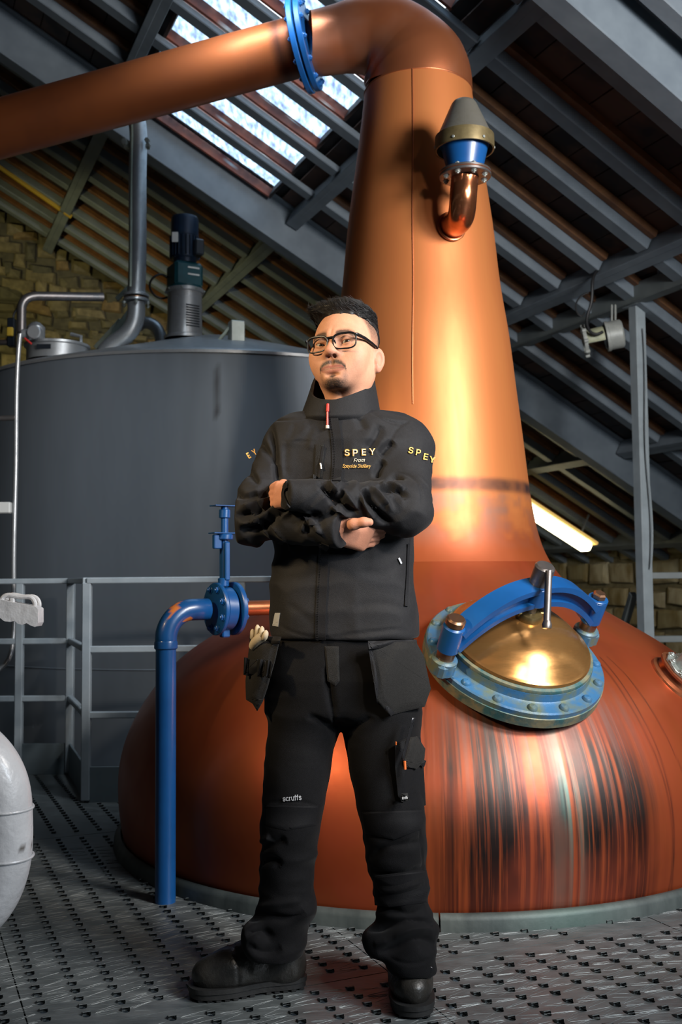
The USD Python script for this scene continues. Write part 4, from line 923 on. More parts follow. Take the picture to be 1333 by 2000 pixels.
# ------------------------------------------------ head frame
HS = 1.08; yaw, pit, rol = math.radians(22), math.radians(4), math.radians(2.5)
hf = np.array([-math.sin(yaw) * math.cos(pit), -math.cos(yaw) * math.cos(pit), math.sin(pit)])
hx = unit(np.cross(hf, EZ)); hx = -hx if hx[0] < 0 else hx
hu = np.cross(hx, hf); hu = hu if hu[2] > 0 else -hu
hx, hu = math.cos(rol) * hx + math.sin(rol) * hu, math.cos(rol) * hu - math.sin(rol) * hx
HC = M(676, 688, .0)
HR = np.array([hx, hf, hu])
def to_head(p): return (p - HC) @ HR.T / HS
def from_head(q): return HC + np.asarray(q, float) * HS @ HR
EYE = .0330
def head_sdf(p):
    q = to_head(p); s = q.copy(); s[:, 0] = np.abs(s[:, 0])
    d = sd_ell(s, (0, -.013, .034), (.0755, .090, .077))
    d = smin(d, sd_ell(s, (0, .022, -.018), (.068, .068, .082)), .035)
    d = smin(d, sd_cone(s, (.041, -.004, -.060), (.013, .068, -.088), .020, .019), .040)
    d = smin(d, sd_cone(s, (.050, -.008, -.026), (.041, -.004, -.060), .016, .020), .03)
    d = smin(d, sd_ell(s, (.047, .052, -.020), (.024, .024, .022)), .025)             # cheekbone
    d = smin(d, sd_ell(s, (.036, .058, -.046), (.024, .020, .026)), .035)              # cheek
    d = smin(d, sd_cone(s, (.008, .083, .018), (.044, .070, .017), .010, .008), .020)  # brow
    d = smin(d, sd_ell(s, (0, .068, -.056), (.031, .018, .026)), .025)                # muzzle
    d = smin(d, sd_ell(s, (0, .075, -.088), (.021, .016, .016)), .018)                 # chin
    d = smax(d, -sd_ell(s, (EYE, .100, -.001), (.020, .021, .0115)), .014)             # eye sockets
    nose = smin(sd_cone(s, (0, .083, .010), (0, .101, -.022), .0085, .0112), sd_ell(s, (0, .102, -.026), (.0130, .0125, .0100)), .008)
    nose = smin(nose, sd_ell(s, (.0150, .090, -.0295), (.0085, .012, .0085)), .007)
    d = smin(d, nose, .010)
    d = smax(d, -sd_ell(s, (.0075, .0970, -.0372), (.0042, .0065, .0055)), .002)
    lid = sd_ell(s, (EYE, .0735, .000), (.0150, .0150, .0130))
    slit = sd_ell(s - np.stack([0 * s[:, 0], 0 * s[:, 0], .16 * (s[:, 0] - EYE)], 1), (EYE, .090, -.0010), (.0150, .016, .0033))
    d = smin(d, lid, .005); d = smax(d, -slit, .0018)
    d = smin(d, sd_chain(s, [(.018, .0835, .0065), (.034, .0865, .0085), (.049, .0760, .0050)], [.0026, .0036, .0026]), .006)   # upper lid fold
    up = sd_chain(s, [(0, .0870, -.0622), (.008, .0868, -.0612), (.029, .0775, -.0655)], [.0030, .0032, .0012])
    lo = sd_chain(s, [(0, .0850, -.0712), (.011, .0842, -.0708), (.026, .0775, -.0675)], [.0042, .0038, .0012])
    d = smin(d, up, .005); d = smin(d, lo, .005)
    d = smax(d, -sd_chain(s, [(0, .0900, -.0663), (.012, .0885, -.0660), (.0300, .0795, -.0666)], [.0017, .0016, .0013]), .002)
    d = smax(d, -sd_ell(s, (0, .0945, -.0500), (.0040, .005, .0065)), .006)             # philtrum
    d = smax(d, -sd_ell(s, (0, .0935, -.0805), (.016, .007, .0038)), .007)
    # ears
    e = s - np.array([.0815, -.012, -.030]); ca, sa = math.cos(.50), math.sin(.50)
    e = np.stack([e[:, 0] * ca + e[:, 1] * sa, -e[:, 0] * sa + e[:, 1] * ca, e[:, 2]], 1)
    ear = sd_ell(e, (0, 0, .006), (.0085, .0185, .0270)); ear = smin(ear, sd_ell(e, (0, .006, -.0205), (.0070, .0095, .0110)), .012)
    ear = smax(ear, -sd_ell(e, (.0085, .003, .004), (.0066, .0110, .0175)), .004); ear = smin(ear, sd_ell(e, (.003, .0125, -.004), (.005, .0045, .007)), .004)
    d = smin(d, ear, .005)
    nk = sd_cone(q, (0, -.018, -.060), (-.022, -.030, -.24), .0490, .053)
    nk = smin(nk, sd_cone(s, (.030, .006, -.09), (.012, .010, -.21), .018, .016), .03)
    return smin(d, nk, .03) * HS

# ------------------------------------------------ arms and hands (world landmarks)
S_R, E_R, W_R = M(566, 872, .02), M(492, 1014, -.07), M(662, 1034, -.190)
S_L, E_L, W_L = M(792, 876, .04), M(793, 994, -.115), M(580, 967, -.215)
def finger(root, d, side, lens, bend, r0=.0092, r1=.0072, first=0.):
    """chain of joints from root along d, curling about side"""
    pts = [np.asarray(root, float)]; a = first; n_ = np.cross(side, d)
    for L, b in zip(lens, bend):
        a += b; pts.append(pts[-1] + L * (math.cos(a) * d + math.sin(a) * n_))
    return pts, list(np.linspace(r0, r1, len(pts)))
def hand_parts():
    H_ = []
    # his right hand: comes out from under the left forearm, fingers tucked under the left upper arm
    w = M(656, 1037, -.178); k = M(714, 1048, -.135); d = unit(k - w); back = unit(np.array([-.10, -.90, -.42])); side = unit(np.cross(back, d))   # side ~ up/down across the knuckles
    side = side if side[2] > 0 else -side
    palm = [(w + side * .016, k + side * .026, .020, .0155), (w + side * .004, k + side * .008, .021, .0155), (w - side * .008, k - side * .010, .021, .0150), (w - side * .016, k - side * .028, .019, .0140)]
    f = []
    for j, (o, L) in enumerate(((.026, (.044, .026, .022)), (.008, (.048, .030, .023)), (-.010, (.045, .028, .022)), (-.028, (.036, .022, .020)))):
        r = k + side * o; dd = unit(d + side * (.02 + .06 * j) + np.array([.1, .35, .16]))
        pts, rad = finger(r, dd, side, L, (.05, .30, .30)); f.append((pts, rad))
    tr = w + d * .022 + side * .022 - np.array([0, .012, 0])
    th_ = [tr, M(691, 1024, -.212), M(711, 1020, -.222), M(722, 1020, -.222)]
    H_.append((palm, f, (th_, [.0175, .0140, .0118, .0100]), w, W_R))
    # his left hand: back of the hand and thumb side seen, fingers tucked between arm and chest
    w = M(588, 968, -.212); k = M(546, 966, -.172); d = unit(k - w); back = unit(np.array([-.55, -.80, .10])); side = EZ - d * (EZ @ d); side = unit(side)
    palm = [(w + side * .011, k + side * .021, .019, .0130), (w + side * .004, k + side * .006, .020, .0135), (w - side * .006, k - side * .009, .020, .0130), (w - side * .011, k - side * .023, .019, .0120)]
    f = []
    for j, (o, L) in enumerate(((.021, (.044, .026, .022)), (.006, (.048, .030, .023)), (-.009, (.045, .028, .022)), (-.023, (.036, .022, .020)))):
        r = k + side * o + d * .004; dd = unit(d * .55 + np.array([.05, .85, 0])); pts, rad = finger(r, dd, side, L, (.0, -.12, -.12), .0092, .0072); f.append((pts, rad))
    tr = w + d * .03 + side * .016 + EY * .022
    H_.append((palm, f, ([tr, tr + d * .03 + side * .012 + EY * .02, tr + d * .05 + side * .012 + EY * .045, tr + d * .055 + side * .010 + EY * .065], [.0165, .0135, .0115, .010]), w, W_L))
    return H_
HANDS = hand_parts()
def hand_sdf(p, Hn):
    palm, f, th_, w, wr = Hn; d = None
    for a, b, ra, rb in palm:
        e = sd_cone(p, a, b, ra, rb); d = e if d is None else smin(d, e, .012)
    for pts, rad in f:
        d = smin(d, sd_chain(p, pts, rad, .004), .006)
        d = smin(d, np.linalg.norm(p - pts[0], axis=1) - rad[0] * 1.12, .006)
    d = smin(d, sd_chain(p, *th_, .006), .012)
    el = wr + unit(wr - w) * .10 if np.linalg.norm(wr - w) > .01 else wr
    return d
def body_sdf(p):
    """hidden torso, arms and legs under the clothes"""
    d = sd_cone(p, M(668, 905, .03), M(670, 1150, .03), .100, .098)
    d = smin(d, sd_cone(p, S_R - EZ * .02, S_L - EZ * .02, .036, .036), .05)
    d = smin(d, sd_cone(p, from_head((0, -.045, -.20)), M(670, 915, .03), .052, .07), .03)
    for S_, E_, W_ in ((S_R, E_R, W_R), (S_L, E_L, W_L)): d = smin(smin(d, sd_cone(p, S_, E_, .034, .028), .02), sd_cone(p, E_, W_, .026, .020), .02)
    d = smin(d, sd_cone(p, M(668, 1200, .03), M(668, 1300, .03), .105, .10), .05)
    for c in LEGS: d = smin(d, sd_chain(p, [q for q, r in c[:5]], [r * .60 for q, r in c[:5]]), .02)
    return d
LEGS = [[(M(612, 1330, .03), .105), (M(586, 1450, .02), .090), (M(569, 1610, .0), .078), (M(558, 1740, .02), .069), (M(548, 1830, .02), .066), (M(540, 1868, .01), .064)],
        [(M(735, 1330, .03), .108), (M(748, 1450, .01), .098), (M(767, 1600, -.03), .082), (M(785, 1740, -.02), .070), (M(796, 1830, -.04), .066), (M(803, 1880, -.06), .064)]]

mat('skin', (.55, .275, .172), .58, 0, (.50, .245, .155), nscale=60, bump=.10, bscale=260, spec=.28, extra=[('redness', (.46, .13, .09), 1.0), ('stubble', (.045, .032, .026), 1.0), ('lip', (.25, .075, .06), 1.0), ('brow', (.030, .022, .018), 1.0)])
mat('softshell', (.0120, .0120, .0138), .70, 0, (.0095, .0095, .011), nscale=120, bump=.25, bscale=600, sheen=.04, spec=0.20)
mat('softshell_trim', (.009, .009, .0105), .6, 0, None, bump=.2, bscale=500, sheen=.02, spec=.15)
mat('lining', (.018, .010, .009), .9)
mat('trouser_cloth', (.0042, .0042, .0052), .78, 0, (.0030, .0030, .0036), nscale=140, bump=.3, bscale=700, sheen=.04, spec=0.12)
mat('pocket_cloth', (.0145, .0140, .0135), .75, 0, (.011, .0105, .0102), nscale=160, bump=.35, bscale=500, sheen=.04, spec=0.15)
mat('hair', (.010, .009, .0095), .48, spec=.35)
mat('boot_leather', (.014, .0135, .013), .36, 0, (.020, .018, .015), nscale=18, rvar=.08, bump=.3, bscale=120)
mat('boot_sole', (.012, .012, .012), .6, bump=.3)
mat('glasses_black', (.006, .006, .007), .40, spec=.3)
mat('eye_white', (.36, .33, .30), .5, spec=.2); mat('eye_iris', (.018, .010, .007), .3)
mat('thread_gold', (.72, .40, .09), .5, sheen=.2); mat('thread_pale', (.72, .62, .45), .5)
mat('zip_metal', (.05, .05, .055), .35, .8); mat('logo_grey', (.36, .37, .39), .5); mat('label_white', (.6, .6, .6), .5); mat('orange_tab', (.60, .13, .02), .5)
mat('nail', (.55, .30, .22), .3, spec=.5); mat('glove', (.40, .33, .23), .8, bump=.3); mat('knee_cloth', (.0070, .0070, .0080), .7, 0, (.0055, .0055, .0065), nscale=200, bump=.12, bscale=400, sheen=.02, spec=.12)

MAT['lens_clear'] = usdkit.material(stage, '/World/Looks/lens_clear', {'t': ('transparent_bsdf', {'color': (.95, .96, .96)})}, [], surface='t.BSDF')
person = thing('person', 'man in black work jacket and trousers with arms folded before the copper still', 'person', (M(668, 1000)[0], YM, FLOOR))
def closed(m):
    if m.volume < 0: m.invert()
    return m
# ---- body: one surface, head and hands finely meshed, the covered rest coarse
hm = closed(relax(surface_nets(head_sdf, from_head((0, 0, -.02)) - .215, from_head((0, 0, -.02)) + .215, .0022), 3))
hands = []
for Hn in HANDS:
    allp = np.vstack([np.array(f[0]) for f in Hn[1]] + [np.array(Hn[2][0]), Hn[3][None]])
    def fs(p, Hn=Hn):
        d = hand_sdf(p, Hn); w, wr = Hn[3], Hn[4]; E_ = E_R if wr is W_R else E_L
        return smin(d, sd_cone(p, w, w + unit(E_ - w) * .05, .0225, .024), .012)
    m_ = closed(relax(surface_nets(fs, allp.min(0) - .13, allp.max(0) + .13, .0026), 3)); hands.append(m_)
lo_, hi_ = M(440, 800, -.35), M(900, 1900, .25); lo_, hi_ = np.minimum(lo_, hi_), np.maximum(lo_, hi_)
bm_ = closed(surface_nets(body_sdf, lo_ - .05, hi_ + .05, .014))
def to_man(m): return manifold3d.Manifold(manifold3d.Mesh(np.asarray(m.vertices, np.float32), np.asarray(m.faces, np.uint32)))
try:
    mm = to_man(bm_) + to_man(hm)
    for x in hands: mm = mm + to_man(x)
    q = mm.to_mesh(); body = trimesh.Trimesh(q.vert_properties[:, :3], q.tri_verts, process=False)
    if len(body.faces) < 20000: raise ValueError('empty union')
except Exception as ex:
    print('union', ex); body = trimesh.util.concatenate([bm_, hm] + hands)
q = to_head(body.vertices); s = q.copy(); s[:, 0] = np.abs(s[:, 0]); face = (np.linalg.norm(q - [0, 0, -.02], axis=1) < .19)
nz1 = meshkit.fbm(q * 900, 2, 5); nz2 = meshkit.fbm(q * 220, 3, 6)
def blob(x, y0, z0, rx, rz, sharp=2.): return np.exp(-(((x - y0) / rx) ** 2 + ((s[:, 2] - z0) / rz) ** 2) ** sharp)
front = (q[:, 1] > .045) & face
sx = s[:, 0]
zl = np.interp(sx, [0, .010, .024, .034], [-.0510, -.0495, -.0550, -.0665])           # moustache line
mous = np.exp(-((s[:, 2] - zl) / .0066) ** 2) * (sx < .034) * (1 - .35 * np.exp(-(sx / .004) ** 2))
soul = blob(sx, 0, -.0835, .0085, .0055); goat = blob(sx, 0, -.101, .029, .0125, 2) + .45 * np.exp(-((sx - .030) / .006) ** 2) * np.exp(-((s[:, 2] + .088) / .014) ** 2)
jaw = np.clip((-.055 - s[:, 2]) / .05, 0, 1) * .10
chin_r = np.hypot(sx, q[:, 1] - .06)
gl = blob(sx, 0, -.103, .031, .014, 2) * (q[:, 1] > .03)
beard = np.clip((mous * 1.05 + soul * .85) * front + np.maximum(goat * front, gl * face) * .92 + jaw * front, 0, 1)
beard = np.clip(beard * (.55 + .9 * nz1), 0, 1)
side = face & (q[:, 1] < np.interp(q[:, 2], [-.04, -.02, .02, .08], [.004, .012, .028, .040])) & (q[:, 2] > -.035) & (s[:, 0] > .03)
back = face & (q[:, 1] < -.02) & (q[:, 2] > -.10)
fade = np.zeros(len(q)); fade[side] = np.clip((q[side, 2] + .03) / .08, .30, 1) * np.clip((np.interp(q[side, 2], [-.04, -.02, .02, .08], [.004, .012, .028, .040]) - q[side, 1]) / .012, 0, 1); fade[back] = .95
ear_ = (s[:, 0] > .0790) & (q[:, 2] < .004); fade[ear_] = 0
fade = np.clip(fade * (.35 + .8 * nz1), 0, .9)
bz = np.interp(sx, [.010, .022, .040, .050], [.0185, .0215, .0220, .0165])
brow = np.exp(-((s[:, 2] - bz) / .0070) ** 2) * (sx > .010) * (sx < .053) * front * (.85 + .9 * nz1) * np.clip((sx - .008) / .008, 0, 1)
tp_ = np.sqrt(np.clip(1 - (sx / .0300) ** 2, 0.02, 1)); zu = -.0665 + .0050 * tp_ + .0006 * np.clip((sx - .003) / .006, 0, 1) * tp_; zw = -.0668 - .0052 * tp_
lipz = (np.exp(-((s[:, 2] - zu) / (.0038 * tp_ + .0004)) ** 4) + .8 * np.exp(-((s[:, 2] - zw) / (.0050 * tp_ + .0004)) ** 4)) * (sx < .0298) * front * (q[:, 1] > .072)
red = (np.exp(-((sx - 0) / .018) ** 2 - ((s[:, 2] + .028) / .016) ** 2) * front * .30 + ear_ * .35 * face + np.exp(-((sx - .045) / .02) ** 2 - ((s[:, 2] + .03) / .02) ** 2) * front * .12)
red = red + (~face & (body.vertices[:, 2] < 1.3)) * .25
obj('body', body, 'skin', person, smooth=True, label='head and folded hands with tan skin, moustache and goatee',
    attrs=dict(stubble=np.clip(np.maximum(beard, fade), 0, 1), brow=np.clip(np.maximum(brow, .75 * np.exp(-((s[:, 2] + .0664) / .0011) ** 2) * (sx < .0295) * front * (q[:, 1] > .075)), 0, 1) * .9, lip=np.clip(lipz, 0, 1) * .9, redness=np.clip(red, 0, 1)))
for sgn in (-1, 1):
    c = from_head((sgn * EYE, .0735, .0)); gz = unit(CAM - c + np.array([0, 0, .25])); ax_, ay_, az_ = axes_of(gz)
    r = .0128 * HS
    ey = obj('eye', lathe([(1e-5, -r)] + [(r * math.sin(t), -r * math.cos(t)) for t in np.linspace(.2, math.pi - .54, 18)], 32, c, ax_, ay_, az_), 'eye_white', person)
    obj('iris', lathe([(r * .53, r * .845), (r * .46, r * .885), (r * .2, r * .985), (1e-5, r * 1.0)], 28, c, ax_, ay_, az_), 'eye_iris', ey)
nt = HANDS[0][2][0]; ntd = unit(nt[3] - nt[2]); nn_ = unit(np.array([.25, -.92, .05]) - ntd * (np.array([.25, -.92, .05]) @ ntd))
# ---- hair: cap under combed strands
def scalp(s_): return sd_ell(s_, (0, -.013, .034), (.0755, .090, .077))
def hair_top(q_):
    """thickness of the longer hair on top, zero below the fade line"""
    x, y, z = q_.T
    line = np.interp(y, [-.12, -.06, .0, .025, .045, .08], [-.03, .034, .062, .068, .079, .085])
    t = np.clip((z - line) / .020, 0, 1)
    return t
def hair_sdf(p):
    q_ = to_head(p); t = hair_top(q_); x, y, z = q_.T
    up_ = np.clip((z - .055) / .045, 0, 1); up_ = up_ * up_ * (3 - 2 * up_)
    th_ = .0035 + t * up_ * (.013 + .008 * np.clip((y + .02) / .08, 0, 1)) + .010 * np.clip((-.02 - x) / .04, 0, 1) * np.clip((y - .01) / .04, 0, 1) * t + .0045 * (meshkit.noise(np.stack([x * 260 + y * 60, y * 40, z * 60], 1), 3) - .5) * t
    d = scalp(q_) - th_
    z = z + .010 * (meshkit.noise(np.stack([x * 95, y * 60, 0 * z], 1), 8) - .5) + .006 * (meshkit.noise(np.stack([x * 260, y * 160, 0 * z], 1), 9) - .5)
    d = smax(d, (np.interp(y, [-.12, -.06, .0, .025, .045, .10], [-.070, .020, .057, .064, .0775, .084]) - z) * .8, .008)
    return d * HS
hrm = closed(surface_nets(hair_sdf, from_head((0, -.01, .05)) - .17, from_head((0, -.01, .05)) + .17, .0032))
hp_ = obj('hair', relax(hrm, 2), 'hair', person, smooth=True, label='short black hair swept up at the front')
r_ = np.random.default_rng(5); fa = hrm.area_faces; pick = r_.choice(len(hrm.faces), 9000, p=fa / fa.sum())
bc = r_.dirichlet((1, 1, 1), 9000); rp_ = (hrm.vertices[hrm.faces[pick]] * bc[:, :, None]).sum(1); rn_ = np.array(hrm.face_normals)[pick]
ql = to_head(rp_); outw = (rn_ @ hf > -2) & (hair_top(ql) > .15) & (scalp(ql) > .004)
rp_, rn_, ql = rp_[outw], rn_[outw], ql[outw]
comb = np.stack([-.55 - .2 * r_.random(len(ql)), .55 * np.ones(len(ql)), .15 + .9 * np.clip((ql[:, 1] - .02) / .06, 0, 1)], 1)
comb[:, 1] -= .9 * (ql[:, 1] > .055); comb += r_.normal(0, .18, comb.shape); comb = comb @ HR
comb -= rn_ * (comb * rn_).sum(1)[:, None] * .9; comb /= np.linalg.norm(comb, axis=1, keepdims=True)
L_h = .012 + .016 * r_.random(len(ql)); P4 = np.stack([rp_ - rn_ * .001, rp_ + comb * (L_h * .35)[:, None] + rn_ * .0016, rp_ + comb * (L_h * .7)[:, None] + rn_ * .0018, rp_ + comb * L_h[:, None] + rn_ * .0008], 1)
bcv = UsdGeom.BasisCurves.Define(stage, hp_ + '/strands'); bcv.CreateTypeAttr('linear')
bcv.CreateCurveVertexCountsAttr(Vt.IntArray([4] * len(P4))); bcv.CreatePointsAttr(Vt.Vec3fArray.FromNumpy((P4.reshape(-1, 3) - _origin[person]).astype(np.float32)))
bcv.CreateWidthsAttr(Vt.FloatArray.FromNumpy(np.tile(np.array([.0009, .0009, .0007, .0003], np.float32), len(P4)))); bcv.SetWidthsInterpolation('vertex')
UsdShade.MaterialBindingAPI.Apply(bcv.GetPrim()).Bind(MAT['hair']); bcv.GetPrim().SetCustomDataByKey('kind', 'stuff')
# ---- glasses
gl_ = obj('glasses', tube(smooth_path([from_head((x, .1000 - 1.2 * abs(x) ** 1.6 * .6, .0085)) for x in (-.010, 0, .010)], 8), .0026, 10), 'glasses_black', person, label='black rectangular framed glasses')
def rim_pt(sgn, t, k=1.):
    c_, s_ = math.cos(t), math.sin(t); e = .62; wx, wz = .0275 * k, (.0165 if s_ > 0 else .0215) * k
    x = sgn * .0350 + wx * math.copysign(abs(c_) ** e, c_); z = -.0015 + wz * math.copysign(abs(s_) ** e, s_)
    if s_ > 0: z += .0015 * (sgn * (x - sgn * .0355)) / .027
    return np.array([x, .1020 - 2.6 * x * x, z])
for sgn in (-1, 1):
    tt = np.linspace(0, 2 * np.pi, 49)
    ro = np.array([from_head(rim_pt(sgn, t)) for t in tt]); rad_ = np.where(np.sin(tt) > .1, .0030, .0020)
    rim = obj('rim', tube(ro, rad_, 8), 'glasses_black', gl_)
    ctr = from_head(rim_pt(sgn, 0, 0.)); V_ = np.vstack([[ctr], ro[:-1]]); k_ = np.arange(1, 49)
    obj('lens', (V_, np.stack([0 * k_, k_, k_ % 48 + 1], 1)), 'lens_clear', gl_, smooth=False)
    hinge = np.array([sgn * .0655, .0905, .0095])
    obj('temple', ribbon([from_head(v_) for v_ in (hinge + np.array([-sgn * .003, .001, 0]), hinge, np.array([sgn * .0735, .060, .0075]), np.array([sgn * .0785, .025, .004]), np.array([sgn * .0800, -.005, .002]), np.array([sgn * .0805, -.020, -.010]))], .0035, .0105) if False else
        tube(np.array([from_head(v_) for v_ in (hinge + np.array([-sgn * .004, .003, 0]), hinge, np.array([sgn * .0740, .060, .0075]), np.array([sgn * .0790, .025, .004]), np.array([sgn * .0805, -.002, .002]), np.array([sgn * .0810, -.018, -.008]))]), np.array([.0045, .0046, .0042, .0036, .0030, .0024]), 10), 'glasses_black', gl_)
    obj('nose_pad', tube([from_head((sgn * .0095, .0985, .002)), from_head((sgn * .0105, .0935, -.006))], .0022, 8), 'glasses_black', gl_)

# ---- jacket
ZS = np.array([M(0, y)[2] for y in (1252, 1190, 1110, 1020, 930, 870, 830, 806)])
TA = np.array([.196, .194, .190, .186, .186, .178, .150, .090]); TB = np.array([.135, .132, .128, .128, .130, .122, .100, .075])
TX = np.array([M(x, y)[0] for x, y in ((673, 1252), (670, 1190), (668, 1110), (674, 1020), (682, 930), (684, 870), (682, 830), (676, 806))])
def torso_sdf(p):
    z = p[:, 2]; a = np.interp(z, ZS, TA); b = np.interp(z, ZS, TB); cx = np.interp(z, ZS, TX)
    x = np.abs((p[:, 0] - cx) / a); y = np.abs((p[:, 1] - YM - .03) / b)
    d = ((x ** 2.4 + y ** 2.4) ** (1 / 2.4) - 1) * np.minimum(a, b)
    d = smax(d, ZS[0] - z, .012); return smax(d, z - ZS[-1] - .01, .03)
fold_rng = np.random.default_rng(3)
def sleeve(p, S_, E_, W_, r0, r1, r2, r3, cuff):
    d = smin(sd_cone(p, S_, E_, r0, r1), sd_cone(p, E_, cuff, r2, r3), .03)
    return d
CUF_R = W_R + (E_R - W_R) * .02; CUF_L = M(566, 967, -.220)
def jacket_sdf(p):
    d = torso_sdf(p)
    tr = smin(sd_cone(p, M(632, 822, .04), S_R + EZ * .004, .056, .054), sd_cone(p, M(728, 815, .04), S_L + EZ * .006, .056, .058), .05)
    d = smin(d, tr, .05)
    d = smin(d, sd_cone(p, S_R, E_R, .066, .061), .045); d = smin(d, sd_cone(p, S_L, E_L, .070, .062), .045)
    fr_ = smin(sd_cone(p, S_R * .3 + E_R * .7, E_R, .058, .060), sd_cone(p, E_R, W_R, .060, .043), .03)
    fl_ = smin(sd_cone(p, S_L * .3 + E_L * .7, E_L, .060, .062), sd_cone(p, E_L, CUF_L, .061, .040), .03)
    # the cuffs end cleanly
    nR = unit(W_R - E_R); nL = unit(CUF_L - E_L)
    fr_ = smax(fr_, (p - M(668, 1034, -.192)) @ nR, .004); fl_ = smax(fl_, (p - M(557, 967, -.222)) @ nL, .004)
    d = smin(d, fr_, .016); d = smin(d, fl_, .010)
    # loose cloth: broad soft undulation, finer near the elbows
    u = p * np.array([1, 1, .8])
    el = np.exp(-np.minimum(np.linalg.norm(p - E_R, axis=1), np.linalg.norm(p - E_L, axis=1)) ** 2 / .12 ** 2)
    n = meshkit.fbm(u * 9 + 3.1, 2, 4) - .5; n2 = 1 - 2 * np.abs(meshkit.noise(u * np.array([17, 12, 20]) + 7, 9) - .5)
    w_ = 0
    for a_, b_, fq, am, sk in ((E_R, W_R, 30, .011, .8), (E_L, CUF_L, 28, .011, -.9), (S_R * .45 + E_R * .55, E_R, 26, .009, .6), (S_L * .4 + E_L * .6, E_L, 26, .009, -.6)):
        ax_ = unit(b_ - a_); L_ = np.linalg.norm(b_ - a_); t = (p - a_) @ ax_; r_ = np.linalg.norm(p - a_ - t[:, None] * ax_, axis=1)
        e1 = unit(np.cross(ax_, EY)); s1 = (p - a_) @ e1; s2 = (p - a_) @ np.cross(ax_, e1)
        rg = 1 - 2 * np.abs(meshkit.noise(np.stack([t * fq + s1 * fq * sk, s1 * 7, s2 * 7], 1), int(fq)) - .5)
        w_ = w_ + am * (rg ** 2 - .45) * np.clip(t / .03, 0, 1) * np.clip((L_ - t) / .07, 0, 1) * np.clip((.095 - r_) / .03, 0, 1)
    return d - .014 * n - (.004 + .008 * el) * (n2 - .6) - w_
def ray_to(f, px, py, dy=0., y0=1.9, y1=3.05, n=260):
    """first surface point of field f along the photo ray"""
    px = np.atleast_1d(px).astype(float); py = np.atleast_1d(py).astype(float); out = []
    for a, b in zip(px, py):
        ys = np.linspace(y0, y1, n); P_ = np.array([W(a, b, y) for y in (y0, y1)]); pts = P_[0] + (P_[1] - P_[0]) * ((ys - y0) / (y1 - y0))[:, None]
        d = f(pts); k = np.argmax(d < 0)
        if d[k] >= 0: k = np.argmin(d); out.append(pts[k]); continue
        t = d[k - 1] / (d[k - 1] - d[k]); out.append(pts[k - 1] + t * (pts[k] - pts[k - 1]))
    return np.array(out)
def dense_px(pl, step=1.6):
    pl = np.asarray(pl, float)
    if len(pl) > 2: pl = smooth_path(np.c_[pl, np.zeros(len(pl))], max(8, int(np.linalg.norm(np.diff(pl, axis=0), axis=1).sum() / 4)))[:, :2]
    L = np.r_[0, np.cumsum(np.linalg.norm(np.diff(pl, axis=0), axis=1))]; t = np.linspace(0, L[-1], max(3, int(L[-1] / step)))
    return np.interp(t, L, pl[:, 0]), np.interp(t, L, pl[:, 1])
def apply_creases(m, f, creases):
    """push the cloth in (amp < 0) or out along drawn fold lines; ends fade"""
    n = vnormals(m); off = np.zeros(len(m.vertices))
    for pl, amp, wid in creases:
        pts = ray_to(f, *dense_px(pl)); k = cKDTree(pts); d, i = k.query(m.vertices, distance_upper_bound=wid * 2.6); ok = np.isfinite(d)
        t = i[ok] / max(len(pts) - 1, 1); fade = np.clip(np.minimum(t, 1 - t) / .18, .0, 1) ** .7
        off[ok] += amp * np.exp(-(d[ok] / wid) ** 2) * fade
    m.vertices = m.vertices + n * off[:, None]; return m
lo_, hi_ = M(430, 770, -.42), M(880, 1270, .30); lo_, hi_ = np.minimum(lo_, hi_), np.maximum(lo_, hi_)
jm = closed(surface_nets(jacket_sdf, lo_, hi_, .0042))
jm = relax(jm, 3)
D, S5 = -.0075, .0085
CS = 2.0
